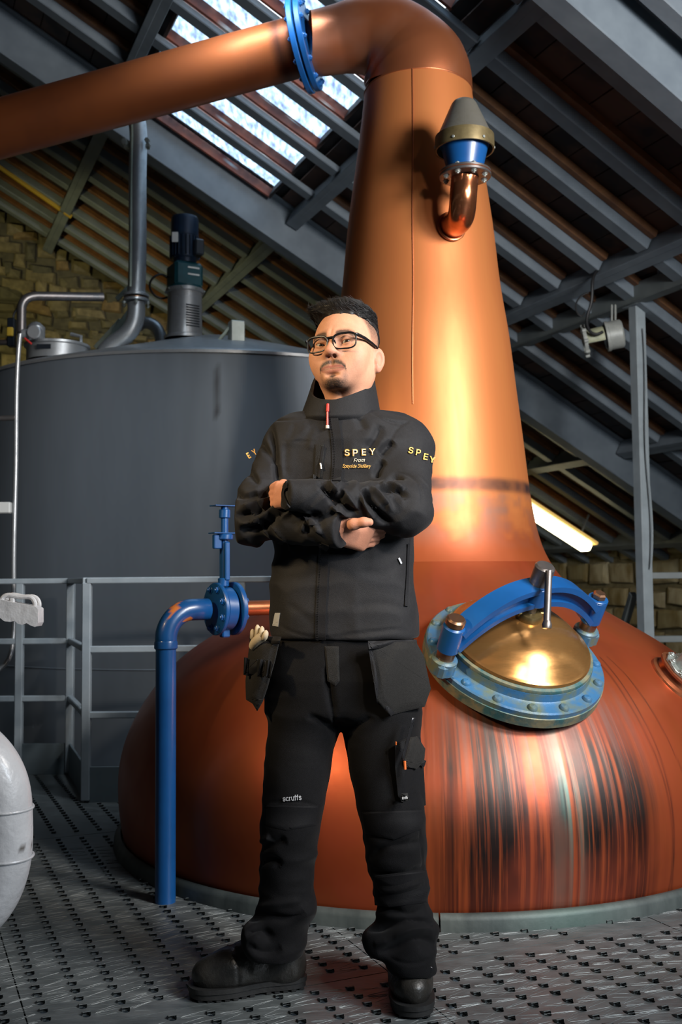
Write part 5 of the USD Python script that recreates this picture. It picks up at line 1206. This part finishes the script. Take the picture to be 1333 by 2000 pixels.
creases = [  # sleeve folds, chest and shoulder pulls: drawn from the photograph
    ([(455, 960), (478, 968), (505, 966), (535, 968)], -.008, .009), ([(470, 992), (495, 985), (520, 978), (540, 972)], .006, .008), ([(460, 1005), (490, 1003), (515, 990), (533, 975)], -.009, .009),
    ([(465, 1022), (500, 1015), (530, 1000), (552, 985)], .007, .008), ([(470, 1035), (505, 1030), (540, 1010), (560, 995)], -.010, .009), ([(520, 1020), (545, 1010), (575, 1000)], .006, .007), ([(478, 910), (490, 925), (505, 945)], -.006, .009), ([(505, 860), (520, 880), (538, 900)], -.006, .009), ([(528, 832), (535, 870), (541, 920), (545, 950)], -.008, .008),
    ([(595, 1010), (608, 1018), (618, 1030), (625, 1045)], .006, .006), ([(590, 1040), (603, 1020), (613, 1017)], .006, .006),
    ([(627, 938), (640, 958), (653, 975), (662, 992)], -.011, .009), ([(640, 940), (652, 955), (660, 972)], .007, .007), ([(655, 962), (668, 980), (690, 998), (700, 1000)], -.009, .008), ([(650, 985), (665, 1000), (690, 1005)], .006, .007), ([(668, 955), (685, 978), (698, 997)], .005, .006),
    ([(712, 955), (722, 980), (740, 1005), (765, 1025)], -.011, .009), ([(705, 965), (715, 990), (735, 1012)], .007, .007), ([(722, 952), (745, 970), (765, 1000)], .007, .008), ([(738, 948), (760, 955), (785, 962), (792, 975)], -.009, .009), ([(748, 945), (762, 935), (775, 930), (785, 938)], -.010, .009), ([(742, 945), (770, 948), (790, 955)], .006, .007),
    ([(735, 935), (740, 915), (752, 900)], -.008, .008), ([(742, 890), (755, 875), (770, 862)], -.008, .009),
    ([(745, 830), (732, 858), (715, 880)], -.006, .012), ([(700, 815), (712, 840)], -.004, .012), ([(603, 830), (585, 850), (560, 862)], .006, .010), ([(560, 865), (558, 900), (560, 930)], -.007, .009), ([(620, 835), (612, 850), (605, 880)], .005, .010), ([(575, 825), (570, 845), (562, 860)], -.005, .008),
    ([(530, 1095), (560, 1105), (600, 1100)], -.005, .012), ([(700, 1110), (740, 1120), (780, 1100)], -.004, .014), ([(690, 1190), (740, 1180), (800, 1195)], -.005, .012), ([(560, 1180), (590, 1200), (612, 1215)], -.004, .012), ([(540, 1215), (580, 1238), (630, 1245), (700, 1240), (800, 1232)], -.004, .005)]
jm = apply_creases(jm, jacket_sdf, [(a, b * (CS if k_ < 26 else .55), c) for k_, (a, b, c) in enumerate(creases)])
seams = [([(530, 823), (555, 820), (590, 818), (612, 812)], -.0035, .004), ([(722, 805), (750, 818), (770, 826), (800, 822)], -.0035, .004), ([(532, 825), (540, 880), (545, 935)], -.003, .0035), ([(800, 822), (768, 850), (752, 885), (736, 905)], -.003, .0035),
         ([(768, 925), (800, 930), (820, 950), (822, 985)], -.003, .0035), ([(563, 945), (560, 965), (566, 990)], -.004, .0035), ([(702, 952), (703, 975), (702, 1000)], -.003, .0035), ([(800, 1048), (798, 1100), (797, 1185)], -.003, .0035), ([(550, 862), (590, 862), (618, 862)], -.002, .003), ([(512, 1050), (505, 1065)], -.003, .003), ([(500, 1012), (520, 992), (540, 985)], -.003, .0035), ([(663, 1240), (790, 1226)], -.002, .003)]
jm = apply_creases(jm, jacket_sdf, seams)
jk = obj('jacket', jm, 'softshell', person, smooth=True, label='black zipped softshell jacket')
_kd = cKDTree(jm.vertices); _jn = vnormals(jm)
def on_cloth(f, px, py, lift=0.):
    p = ray_to(f, px, py); g = grad_n(f, p, .006); return p + g * lift
def strip(f, pl, width, lift, thick=.0015, step=3.):
    """flat tape following the cloth along a drawn line"""
    p = ray_to(f, *dense_px(pl, step)); n = grad_n(f, p, .008); t = np.gradient(p, axis=0); t /= np.linalg.norm(t, axis=1, keepdims=True); b = np.cross(n, t); b /= np.linalg.norm(b, axis=1, keepdims=True)
    V_ = np.stack([p + b * width / 2 + n * lift, p - b * width / 2 + n * lift, p - b * width / 2 + n * (lift + thick), p + b * width / 2 + n * (lift + thick)], 1).reshape(-1, 3)
    k = len(p); i, j = np.meshgrid(np.arange(k - 1), np.arange(4), indexing='ij'); qd = np.stack([i * 4 + j, i * 4 + (j + 1) % 4, (i + 1) * 4 + (j + 1) % 4, (i + 1) * 4 + j], -1).reshape(-1, 4)
    return trimesh.Trimesh(V_, np.vstack([qd[:, [0, 1, 2]], qd[:, [0, 2, 3]], [[0, 2, 1], [0, 3, 2], [4 * k - 4, 4 * k - 3, 4 * k - 2], [4 * k - 4, 4 * k - 2, 4 * k - 1]]]), process=False)
def patch(f, outline, lift, thick=.004, h=4.):
    """panel of cloth cut to a drawn outline, lying on the surface"""
    pg = Polygon(outline).buffer(1.5).buffer(-1.5); v2, f2 = trimesh.creation.triangulate_polygon(pg.segmentize(h * 1.6), engine='earcut')
    mm_ = trimesh.Trimesh(np.c_[v2, np.zeros(len(v2))], f2, process=False); 
    vv_, ff_ = trimesh.remesh.subdivide_to_size(mm_.vertices, mm_.faces, h * 2.2)
    mm_ = trimesh.Trimesh(vv_, ff_); vv_ = mm_.vertices
    p = ray_to(f, vv_[:, 0], vv_[:, 1]); n = grad_n(f, p, .02)
    edge = np.array([pg.exterior.distance(__import__('shapely').geometry.Point(a, b)) for a, b in vv_[:, :2]]); rise = np.clip(edge / 3.0, .25, 1)
    top_ = p + n * (lift + thick * rise)[:, None]; k = len(p); bot_ = p + n * (lift - .004)
    fo = mm_.faces if np.cross(top_[mm_.faces[0, 1]] - top_[mm_.faces[0, 0]], top_[mm_.faces[0, 2]] - top_[mm_.faces[0, 0]]) @ n[mm_.faces[0, 0]] > 0 else mm_.faces[:, ::-1]
    ed = np.sort(fo[:, [0, 1, 1, 2, 2, 0]].reshape(-1, 2), 1); od = fo[:, [0, 1, 1, 2, 2, 0]].reshape(-1, 2); _, inv_, ct = np.unique(ed, axis=0, return_inverse=True, return_counts=True); be = od[ct[inv_.ravel()] == 1]
    sd = np.vstack([np.stack([be[:, 1], be[:, 0], be[:, 0] + k], 1), np.stack([be[:, 1], be[:, 0] + k, be[:, 1] + k], 1)])
    return trimesh.Trimesh(np.vstack([top_, bot_]), np.vstack([fo, fo[:, ::-1] + k, sd]), process=False)
jf = jacket_sdf
# collar: standing ring, lower at the front
def collar_pt(t, k):
    c0_ = np.array([M(666, 800)[0], YM + .030, 0]); c1_ = np.array([M(669, 765)[0], YM + .024, 0])
    a = t; cx, sy = math.cos(a), math.sin(a)
    top_z = np.interp(sy, [-1, -.2, .5, 1], [M(0, 795)[2], M(0, 768)[2], M(0, 726)[2], M(0, 718)[2]]); bot_z = np.interp(sy, [-1, 0, 1], [M(0, 824)[2], M(0, 808)[2], M(0, 780)[2]])
    o = c0_ * (1 - k) + c1_ * k; ra = .100 * (1 - k) + .0800 * k - .06 * max(0, -k - .3); rb = .105 * (1 - k) + .092 * k - .08 * max(0, -k - .25)
    top_z = top_z + .020 * cx * (1 if cx > 0 else .2)
    return np.array([o[0] + (ra + .010 * math.exp(-((math.atan2(sy, cx) + .7) / .6) ** 2)) * cx - .022 * max(0, -sy) * (1 - .2 * k), o[1] + (rb + .010 * math.exp(-((math.atan2(sy, cx) + .7) / .6) ** 2)) * sy, bot_z * (1 - k) + top_z * k])
NT, NK = 96, 12
def collar_shell(off0, off1):
    tt = np.linspace(0, 2 * np.pi, NT, endpoint=False); ks = np.r_[np.linspace(-1.1, -.2, 4), np.linspace(0, 1, NK - 4)]
    G_ = np.array([[collar_pt(t, k) for k in ks] for t in tt]); cen_ = G_.mean((0, 1))
    nr = np.array([[math.cos(t), math.sin(t), 0] for t in tt])
    wob = .003 * (meshkit.noise(np.stack([np.cos(tt) * 3, np.sin(tt) * 3, 0 * tt], 1), 4) - .5)
    Vo = G_ + nr[:, None] * (off1 + wob)[:, None, None]; Vi = G_ + nr[:, None] * off0
    V_ = np.concatenate([Vo, Vi[:, ::-1]], 1); K2 = V_.shape[1]; i, j = np.meshgrid(np.arange(NT), np.arange(K2), indexing='ij')
    qd = np.stack([i * K2 + j, (i + 1) % NT * K2 + j, (i + 1) % NT * K2 + (j + 1) % K2, i * K2 + (j + 1) % K2], -1).reshape(-1, 4)
    return trimesh.Trimesh(V_.reshape(-1, 3), np.vstack([qd[:, [0, 1, 2]], qd[:, [0, 2, 3]]]), process=False)
co = obj('collar', collar_shell(-.002, .003), 'softshell', jk, smooth=60, label='stand-up collar')
obj('collar_lining', collar_shell(-.0045, -.0015), 'lining', jk, smooth=60)
# zip down the front with its puller
def collar_front(px, py):
    y = YM + .030 - .105 - .003; return M(px, py) if False else W(px, py, y)
zf = lambda p: smin(jacket_sdf(p), _colz(p), .01)
def _colz(p):
    a = np.interp(p[:, 2], [M(0, 824)[2], M(0, 786)[2]], [.105, .090]); c = np.array([M(664, 800)[0] - .012, YM + .030])
    d = np.hypot((p[:, 0] - c[0]), (p[:, 1] - c[1])) - a; return np.maximum(d, p[:, 2] - M(0, 787)[2])
zl_ = [(642, 790), (645, 815), (650, 845), (653, 880), (653, 915), (650, 940)]; zl2 = [(628, 1062), (626, 1110), (622, 1180), (621, 1248)]
for z_ in (zl_, zl2):
    obj('zip_flap', strip(zf, [(x + 8, y) for x, y in z_], .020, .0005, .003), 'softshell_trim', jk)
    zp = obj('zip_tape', strip(zf, z_, .012, .001, .0015), 'zip_metal', jk, smooth=False)
    pz_ = ray_to(zf, *dense_px(z_, 3.2)); nz_l = grad_n(zf, pz_, .008)
    obj('zip_teeth', [cbox(a + n_ * .003, EX, n_, np.cross(EX, n_), .0055, .002, .0016, .0003) for a, n_ in zip(pz_, nz_l)], 'zip_metal', zp, smooth=False, kind='stuff')
zt1 = ray_to(zf, [641, 640, 640], [790, 805, 833]); 
obj('zip_puller', [tube([zt1[0] - EY * .006, zt1[1] - EY * .008], .0042, 8), tube([zt1[1] - EY * .008, zt1[2] - EY * .007], .0028, 8)], 'red_plastic', jk, label='red zip puller')
obj('puller_end', tube([zt1[2] - EY * .007 + EZ * .002, zt1[2] - EY * .007 - EZ * .006], .0045, 8), 'label_white', jk)
# chest pocket, patch behind the lettering, hem tag, side pocket zip
cpk = obj('chest_pocket', patch(jf, [(615, 868), (634, 868), (630, 935), (612, 935)], .0005, .003), 'pocket_cloth', jk)
obj('pocket_zip', strip(jf, [(632, 872), (627, 905), (624, 936)], .006, .003, .0015), 'zip_metal', cpk, smooth=False)
obj('zip_tag', tube(on_cloth(jf, [627, 629], [905, 916], .006), .0025, 6), 'steel', cpk)
obj('pocket_welt', strip(jf, [(797, 1062), (795, 1120), (793, 1184)], .012, .0005, .003), 'softshell_trim', jk)
obj('zip_tag', strip(jf, [(778, 1090), (783, 1101)], .006, .002, .002), 'logo_grey', jk)
obj('hem_tag', patch(jf, [(533, 1222), (538, 1197), (548, 1197), (544, 1224)], .001, .0015), 'logo_grey', jk, label='small grey fabric tag at the hem')
cuf = obj('cuff', strip(jf, [(563, 946), (556, 958), (556, 974), (563, 992)], .018, .000, .004), 'softshell_trim', jk)
# lettering: drawn flat, laid on the cloth
def lay_text(text, height, f, px0, py0, dpx, dpy, lift, depth=.0012, bold=False, shear=0., curve=0., stretch=1.):
    """baseline starts at photo pixel (px0, py0) and advances along (dpx, dpy) per metre of text"""
    t = meshkit.text_mesh(text, height, depth, bold=bold); v_ = t.vertices.copy(); v_[:, 0] += shear * v_[:, 1]; v_[:, 0] *= stretch
    ex = np.array([dpx, dpy]); ey = np.array([dpy, -dpx]) * -1; ey = np.array([dpy, -dpx])
    PX = px0 + v_[:, 0] * dpx + v_[:, 1] * dpy; PY = py0 + v_[:, 0] * dpy - v_[:, 1] * dpx
    if curve: PY = PY + curve * (v_[:, 0] / max(v_[:, 0].max(), 1e-6) - .5) ** 2
    u_, inv_ = np.unique(np.round(np.c_[PX, PY], 2), axis=0, return_inverse=True); p = ray_to(f, u_[:, 0], u_[:, 1], n=140); n_ = grad_n(f, p, .01)
    t.vertices = p[inv_.ravel()] + n_[inv_.ravel()] * (lift + v_[:, 2:3]); return t
K_ = 741.
def spaced(chars, xs, ys, h, f, bold, mt, name, ang=0., lift=.002, st=1.):
    ms = []
    for c_, x_, y_ in zip(chars, xs, ys): ms.append(lay_text(c_, h, f, x_, y_, K_ * math.cos(ang), K_ * math.sin(ang), lift, bold=bold, stretch=st))
    return obj(name, ms, mt, jk, smooth=False)
spaced('SPEY', (673, 688, 705, 721), (891, 891, 890, 889), .0172, jf, True, 'thread_gold', 'lettering', -.02, .0025, 1.02)
spaced('SPEY', (674.4, 689.4, 706.4, 722.4), (889.8, 889.8, 888.8, 887.8), .0140, jf, False, 'thread_pale', 'lettering', -.02, .0034, 1.0)
obj('lettering', lay_text('From', .0095, jf, 690, 903, K_, -8, .0025, shear=.35, stretch=.95), 'thread_pale', jk, smooth=False)
obj('lettering', lay_text('Speyside Distillery', .0088, jf, 669, 914, K_, 4, .0025, shear=.35, stretch=.70), 'thread_gold', jk, smooth=False)
spaced('SPEY', (796, 810, 824, 836), (886, 890, 898, 903), .0160, jf, True, 'thread_gold', 'lettering', .16, .0025)
spaced('EY', (488, 499), (897, 891), .0150, jf, True, 'thread_gold', 'lettering', -.55, .0025, .7)

# ---- trousers
HZ = np.array([M(0, y)[2] for y in (1450, 1400, 1330, 1260, 1215)]); HA = np.array([.150, .190, .198, .192, .180]); HB = np.array([.085, .115, .130, .125, .120])
HX = np.array([M(x, y)[0] for x, y in ((666, 1450), (666, 1400), (668, 1330), (670, 1260), (670, 1215))])
def hips_sdf(p):
    z = p[:, 2]; a = np.interp(z, HZ, HA); b = np.interp(z, HZ, HB); cx = np.interp(z, HZ, HX)
    x = np.abs((p[:, 0] - cx) / a); y = np.abs((p[:, 1] - YM - .03) / b)
    d = ((x ** 2.2 + y ** 2.2) ** (1 / 2.2) - 1) * np.minimum(a, b)
    d = smax(d, M(0, 1405)[2] - z, .03); return smax(d, z - HZ[-1], .02)
def trouser_sdf(p):
    l0_ = sd_chain(p, [q for q, r in LEGS[0]], [r for q, r in LEGS[0]]); l1_ = sd_chain(p, [q for q, r in LEGS[1]], [r for q, r in LEGS[1]])
    legs = smin(l0_, l1_, .012)
    d = smin(legs, hips_sdf(p), .045)
    # bunched cloth over the boots
    d = smin(d, sd_ell(p, M(742, 1838, -.05), (.042, .05, .040)), .03); d = smin(d, sd_ell(p, M(838, 1822, -.03), (.024, .04, .030)), .025)
    d = smin(d, sd_ell(p, M(500, 1835, -.02), (.034, .05, .045)), .03); d = smin(d, sd_ell(p, M(585, 1770, .0), (.040, .05, .035)), .03)
    d = smax(d, M(540, 1872, -.02)[2] - p[:, 2] - .02 * np.clip((p[:, 0] - M(660, 0)[0]) * 50, 0, 1), .006)
    u = p * np.array([1, 1, 1.]); low = np.clip((M(0, 1560)[2] - p[:, 2]) / .25, 0, 1)
    n = meshkit.fbm(u * 8 + 1.7, 2, 14) - .5; n2 = 1 - 2 * np.abs(meshkit.noise(u * np.array([9, 9, 22]) + 3, 19) - .5)
    return d - .012 * n - (.003 + .008 * low) * (n2 - .6)
lo_, hi_ = M(460, 1195, -.25), M(880, 1925, .28); lo_, hi_ = np.minimum(lo_, hi_) - .02, np.maximum(lo_, hi_) + .02
tm = relax(closed(surface_nets(trouser_sdf, lo_, hi_, .0048)), 3)
tf = trouser_sdf
tcre = [([(700, 1775), (740, 1770), (780, 1782), (830, 1772)], -.008, .010), ([(722, 1815), (760, 1808), (800, 1800), (845, 1808)], -.010, .010), ([(730, 1845), (770, 1830), (810, 1812), (850, 1820)], .008, .010), ([(740, 1862), (775, 1850), (820, 1835), (848, 1845)], -.008, .010),
        ([(725, 1700), (760, 1712), (800, 1706), (830, 1695)], -.007, .010), ([(722, 1680), (745, 1660), (790, 1650), (828, 1640)], -.006, .010), ([(735, 1730), (760, 1738), (800, 1730), (832, 1722)], .006, .010),
        ([(505, 1660), (530, 1650), (560, 1640)], -.008, .010), ([(500, 1690), (525, 1680), (550, 1690)], -.009, .011), ([(510, 1645), (530, 1635)], .007, .009), ([(487, 1800), (520, 1790), (560, 1795), (595, 1780)], -.008, .010), ([(480, 1825), (505, 1815), (530, 1835)], -.009, .010), ([(482, 1845), (510, 1860), (550, 1850)], -.007, .010), ([(500, 1775), (540, 1765), (590, 1760)], .006, .010),
        ([(640, 1300), (645, 1350), (655, 1400)], -.005, .010), ([(600, 1400), (630, 1410), (655, 1430)], -.005, .010), ([(670, 1430), (700, 1415), (730, 1400)], -.005, .010), ([(640, 1255), (642, 1330), (650, 1395), (660, 1428)], -.004, .004)]
tm = apply_creases(tm, tf, [(a, b * 1.6, c) for a, b, c in tcre])
tm = apply_creases(tm, tf, [([(515, 1570), (560, 1565), (625, 1575)], -.003, .0035), ([(705, 1585), (760, 1592), (825, 1582)], -.003, .0035), ([(706, 1625), (760, 1640), (822, 1622)], -.003, .0035), ([(735, 1770), (790, 1775), (836, 1765)], -.003, .0035), ([(758, 1868), (805, 1882), (848, 1868)], -.003, .0035), ([(818, 1600), (826, 1680), (832, 1760)], -.003, .0035)])
ts = obj('trousers', tm, 'trouser_cloth', person, smooth=True, label='black work trousers with holster pockets')
obj('knee_panel', patch(tf, [(707, 1586), (824, 1582), (826, 1618), (770, 1640), (712, 1628)], .000, .0025), 'knee_cloth', ts)
obj('knee_panel', patch(tf, [(728, 1712), (832, 1700), (836, 1762), (760, 1772), (733, 1768)], .000, .0025), 'knee_cloth', ts)
obj('knee_panel', patch(tf, [(517, 1572), (622, 1574), (618, 1612), (560, 1622), (517, 1612)], .000, .0025), 'knee_cloth', ts)
obj('fly_flap', patch(tf, [(634, 1262), (662, 1262), (664, 1330), (656, 1340), (640, 1330)], .0, .003), 'pocket_cloth', ts)
obj('snap_button', disc(on_cloth(tf, [842], [1893], -.002)[0], -EY, .007, .004, .001, 16), 'zip_metal', ts)
# holster pocket at the image right: hanging flap standing off the hip
def hang_panel(outline_px, d0, d1, thick=.008, bulge=.012):
    """stiff hanging cloth panel: drawn outline on a plane whose depth runs from d0 (left) to d1 (right)"""
    o = np.array(outline_px, float); pg = Polygon(o).buffer(2).buffer(-2).segmentize(6); v2, f2 = trimesh.creation.triangulate_polygon(pg, engine='earcut')
    vv_, ff_ = trimesh.remesh.subdivide_to_size(np.c_[v2, 0 * v2[:, 0]], f2, 9); mm_ = trimesh.Trimesh(vv_, ff_); vv_ = mm_.vertices
    x0, y0, x1, y1 = pg.bounds; u_ = (vv_[:, 0] - x0) / (x1 - x0); w_ = (vv_[:, 1] - y0) / (y1 - y0)
    import shapely
    ed = np.clip(shapely.distance(pg.exterior, shapely.points(vv_[:, :2])) / 14, 0, 1)
    dep = d0 + (d1 - d0) * u_ - bulge * np.sin(np.pi * u_) * np.sin(np.pi * np.clip(w_, .02, 1) ** .8) + .005 * np.sin(u_ * 9 + w_ * 4)
    P_ = np.array([W(a, b, YM + c) for (a, b), c in zip(vv_[:, :2], dep)]); k = len(P_)
    n_ = np.array([0, -1., 0]); T_ = P_ + n_ * (thick * (.35 + .65 * ed))[:, None]; B_ = P_ - n_ * .002
    fo = mm_.faces; a_ = np.cross(T_[fo[0, 1]] - T_[fo[0, 0]], T_[fo[0, 2]] - T_[fo[0, 0]]); fo = fo if a_ @ n_ > 0 else fo[:, ::-1]
    od = fo[:, [0, 1, 1, 2, 2, 0]].reshape(-1, 2); _, inv_, ct = np.unique(np.sort(od, 1), axis=0, return_inverse=True, return_counts=True); be = od[ct[inv_.ravel()] == 1]
    return trimesh.Trimesh(np.vstack([T_, B_]), np.vstack([fo, fo[:, ::-1] + k, np.stack([be[:, 1], be[:, 0], be[:, 0] + k], 1), np.stack([be[:, 1], be[:, 0] + k, be[:, 1] + k], 1)]), process=False)
hp1 = obj('holster_pocket', hang_panel([(720, 1255), (812, 1252), (828, 1280), (842, 1345), (830, 1380), (770, 1395), (762, 1398), (738, 1370), (726, 1300)], -.135, -.03), 'pocket_cloth', ts, smooth=True, label='large hanging holster pocket')
obj('pocket_binding', hang_panel([(719, 1252), (814, 1249), (816, 1262), (721, 1268)], -.143, -.043, .006, .004), 'softshell_trim', hp1, smooth=True)
obj('pocket_binding', hang_panel([(719, 1262), (727, 1262), (745, 1366), (772, 1392), (764, 1399), (737, 1372)], -.141, -.095, .006, .004), 'softshell_trim', hp1, smooth=True)
hp2 = obj('holster_pocket', hang_panel([(489, 1244), (548, 1246), (538, 1290), (524, 1340), (514, 1370), (503, 1389), (494, 1374), (481, 1366), (480, 1330)], -.02, -.10, .016, .010), 'pocket_cloth', ts, smooth=True, label='narrow hanging holster pocket with webbing loops')
obj('pocket_binding', hang_panel([(488, 1241), (550, 1244), (546, 1258), (488, 1257)], -.030, -.115, .012, .004), 'softshell_trim', hp2, smooth=True)
obj('webbing_loop', hang_panel([(479, 1287), (531, 1292), (527, 1322), (477, 1314)], -.040, -.112, .008, .002), 'softshell_trim', hp2, smooth=True)
for a in ((477, 485), (503, 517), (520, 530)): obj('webbing_loop', hang_panel([(a[0], 1284 + (a[0] - 477) * .12), (a[1], 1285 + (a[0] - 477) * .12), (a[1] - 1, 1320 + (a[0] - 477) * .12), (a[0] - 1, 1318 + (a[0] - 477) * .12)], -.052 - (a[0] - 477) * .0014, -.056 - (a[0] - 477) * .0014, .006, .001), 'knee_cloth', hp2, smooth=True)
# cargo pocket on the outer thigh
cg = obj('cargo_pocket', hang_panel([(772, 1452), (800, 1440), (822, 1440), (828, 1500), (832, 1572), (800, 1582), (778, 1558), (772, 1500)], -.115, -.02, .014, .008), 'knee_cloth', ts, smooth=True, label='zipped cargo pocket')
obj('pocket_flap', hang_panel([(802, 1440), (816, 1438), (831, 1462), (829, 1486), (814, 1502), (795, 1498), (790, 1486)], -.120, -.045, .010, .006), 'pocket_cloth', cg, smooth=True)
obj('pocket_zip', hang_panel([(806, 1400), (812, 1402), (794, 1470), (790, 1486), (784, 1482), (790, 1462)], -.135, -.120, .006, .001), 'zip_metal', cg, smooth=True)
obj('zip_tag', tube([M(791, 1486, -.140), M(792, 1503, -.142)], .0032, 8), 'orange_tab', cg)
obj('bar_tack', bar(M(774, 1448, -.127), M(774, 1456, -.127), .004, .003), 'orange_tab', cg, smooth=False)
obj('side_loop', hang_panel([(822, 1482), (833, 1486), (829, 1498), (819, 1494)], -.055, -.045, .006, .001), 'softshell_trim', cg, smooth=True)
lb = obj('pocket_label', hang_panel([(784, 1550), (797, 1549), (798, 1564), (785, 1566)], -.140, -.128, .004, .0), 'boot_sole', cg, smooth=False)
t_ = meshkit.text_mesh('scruffs', .0075, .001, bold=True); t_.vertices = M(785.5, 1561, -.1475) + np.c_[t_.vertices[:, 0] * .42, -t_.vertices[:, 2] + .10 * t_.vertices[:, 0], t_.vertices[:, 1] * .9]; obj('lettering', t_, 'label_white', cg, smooth=False)
def lay_on(text, h, f, px, py, ang, mt, par, st=1.):
    t = lay_text(text, h, f, px, py, K_ * math.cos(ang), K_ * math.sin(ang), .0015, bold=True, stretch=st); return obj('lettering', t, mt, par, smooth=False)
lay_on('scruffs', .0135, tf, 553, 1565, -.10, 'logo_grey', ts, .80)
# work glove tucked into the narrow pocket
for k, (a, b) in enumerate((((494, 1246), (493, 1230)), ((502, 1246), (503, 1221)), ((509, 1246), (512, 1224)), ((516, 1247), (520, 1232)))):
    if k == 0: gv = thing('work_glove', 'pale crumpled work glove stuffed in the hanging holster pocket', 'glove', M(503, 1240, -.05))
    obj('finger', tube(smooth_path([M(*a, -.055 - .012 * k), M((a[0] + b[0]) / 2 + 1, (a[1] + b[1]) / 2, -.062 - .012 * k), M(*b, -.056 - .012 * k)], 8), np.array([.007, .0075, .0075, .0075, .0075, .007, .006, .003]), 10), 'glove', gv)
obj('palm', tube(smooth_path([M(496, 1262, -.05), M(504, 1250, -.075), M(514, 1243, -.085)], 8), .013, 12), 'glove', gv)

# ---- boots
def boot(name, toe, heel, lab, side):
    toe = np.array([*toe[:2], FLOOR]); heel = np.array([*heel[:2], FLOOR]); y = unit(toe - heel); x = np.cross(y, EZ); L = np.linalg.norm(toe - heel); Rm = np.array([x, y, EZ]); k = L / .30
    loc = lambda p: (p - heel) @ Rm.T
    def f(p):
        q = loc(p)
        d = sd_cone(q, (0, .045, .060), (0, .190, .058), .043, .046); d = smin(d, sd_ell(q, (0, .225 * 1., .056), (.050, .068, .046)), .03)
        d = smin(d, sd_cone(q, (.0, .07, .13), (0, .175, .075), .044, .044), .04); d = smin(d, sd_cone(q, (0, .052, .06), (0, .048, .20), .050, .052), .03)
        d = smin(d, sd_ell(q, (0, .030, .06), (.040, .030, .045)), .02)
        cap = np.abs(q[:, 1] - .178 - .05 * q[:, 2]) - .0
        d = d + .0025 * np.exp(-(cap / .004) ** 2) - .002 * np.exp(-((q[:, 1] - .14) / .008) ** 2) * (q[:, 2] > .06) - .003 * (meshkit.noise(q * 40, 3) - .5)
        return smax(d, .024 - q[:, 2], .003)
    pts = np.array([heel + Rm.T @ np.array(v_) for v_ in ((-.07, -.03, 0), (.07, .33, .27), (-.07, .33, 0), (.07, -.03, .27))])
    m = relax(closed(surface_nets(f, pts.min(0) - .02, pts.max(0) + .02, .004)), 3)
    b = obj('boot', m, 'boot_leather', person, smooth=True, label=lab)
    ol = [(.0, -.006), (.030, .000), (.042, .03), (.040, .09), (.045, .14), (.056, .19), (.055, .24), (.040, .285), (.0, .302), (-.040, .285), (-.055, .24), (-.056, .19), (-.045, .14), (-.040, .09), (-.042, .03), (-.030, .0)]
    pg = Polygon(smooth_path(np.c_[np.array(ol + [ol[0]]), np.zeros(len(ol) + 1)], 60)[:, :2])
    sm = trimesh.util.concatenate([trimesh.creation.extrude_polygon(pg, .012, engine='earcut').apply_translation((0, 0, .022)), trimesh.creation.extrude_polygon(pg.buffer(-.003), .016, engine='earcut').apply_translation((0, 0, .008))])
    sm.vertices = heel + sm.vertices @ Rm; so = obj('sole', sm, 'boot_sole', b, smooth=30)
    for s_ in (-1, 1):
        for yy in np.arange(.01, .29, .022):
            if .10 < yy < .125: continue
            w = np.interp(yy, [0, .03, .09, .14, .19, .24, .285], [.030, .042, .040, .045, .056, .055, .040]) - .017
            obj('tread_block', cbox(heel + x * s_ * w + y * yy + EZ * .0068, x, y, EZ, .024, .015, .0136, .002), 'boot_sole', so, smooth=False)
def flo(px, py): d = W(px, py, 1) - CAM; return CAM + d * ((FLOOR - H) / d[2])
boot('boot', flo(405, 1946), flo(592, 1925) , 'black leather boot pointing to the left of the picture', -1)
tb_ = flo(812, 1993); hb_ = tb_ + np.array([-.012, .295, 0]); boot('boot', tb_, hb_, 'black leather boot pointing at the viewer', 1)
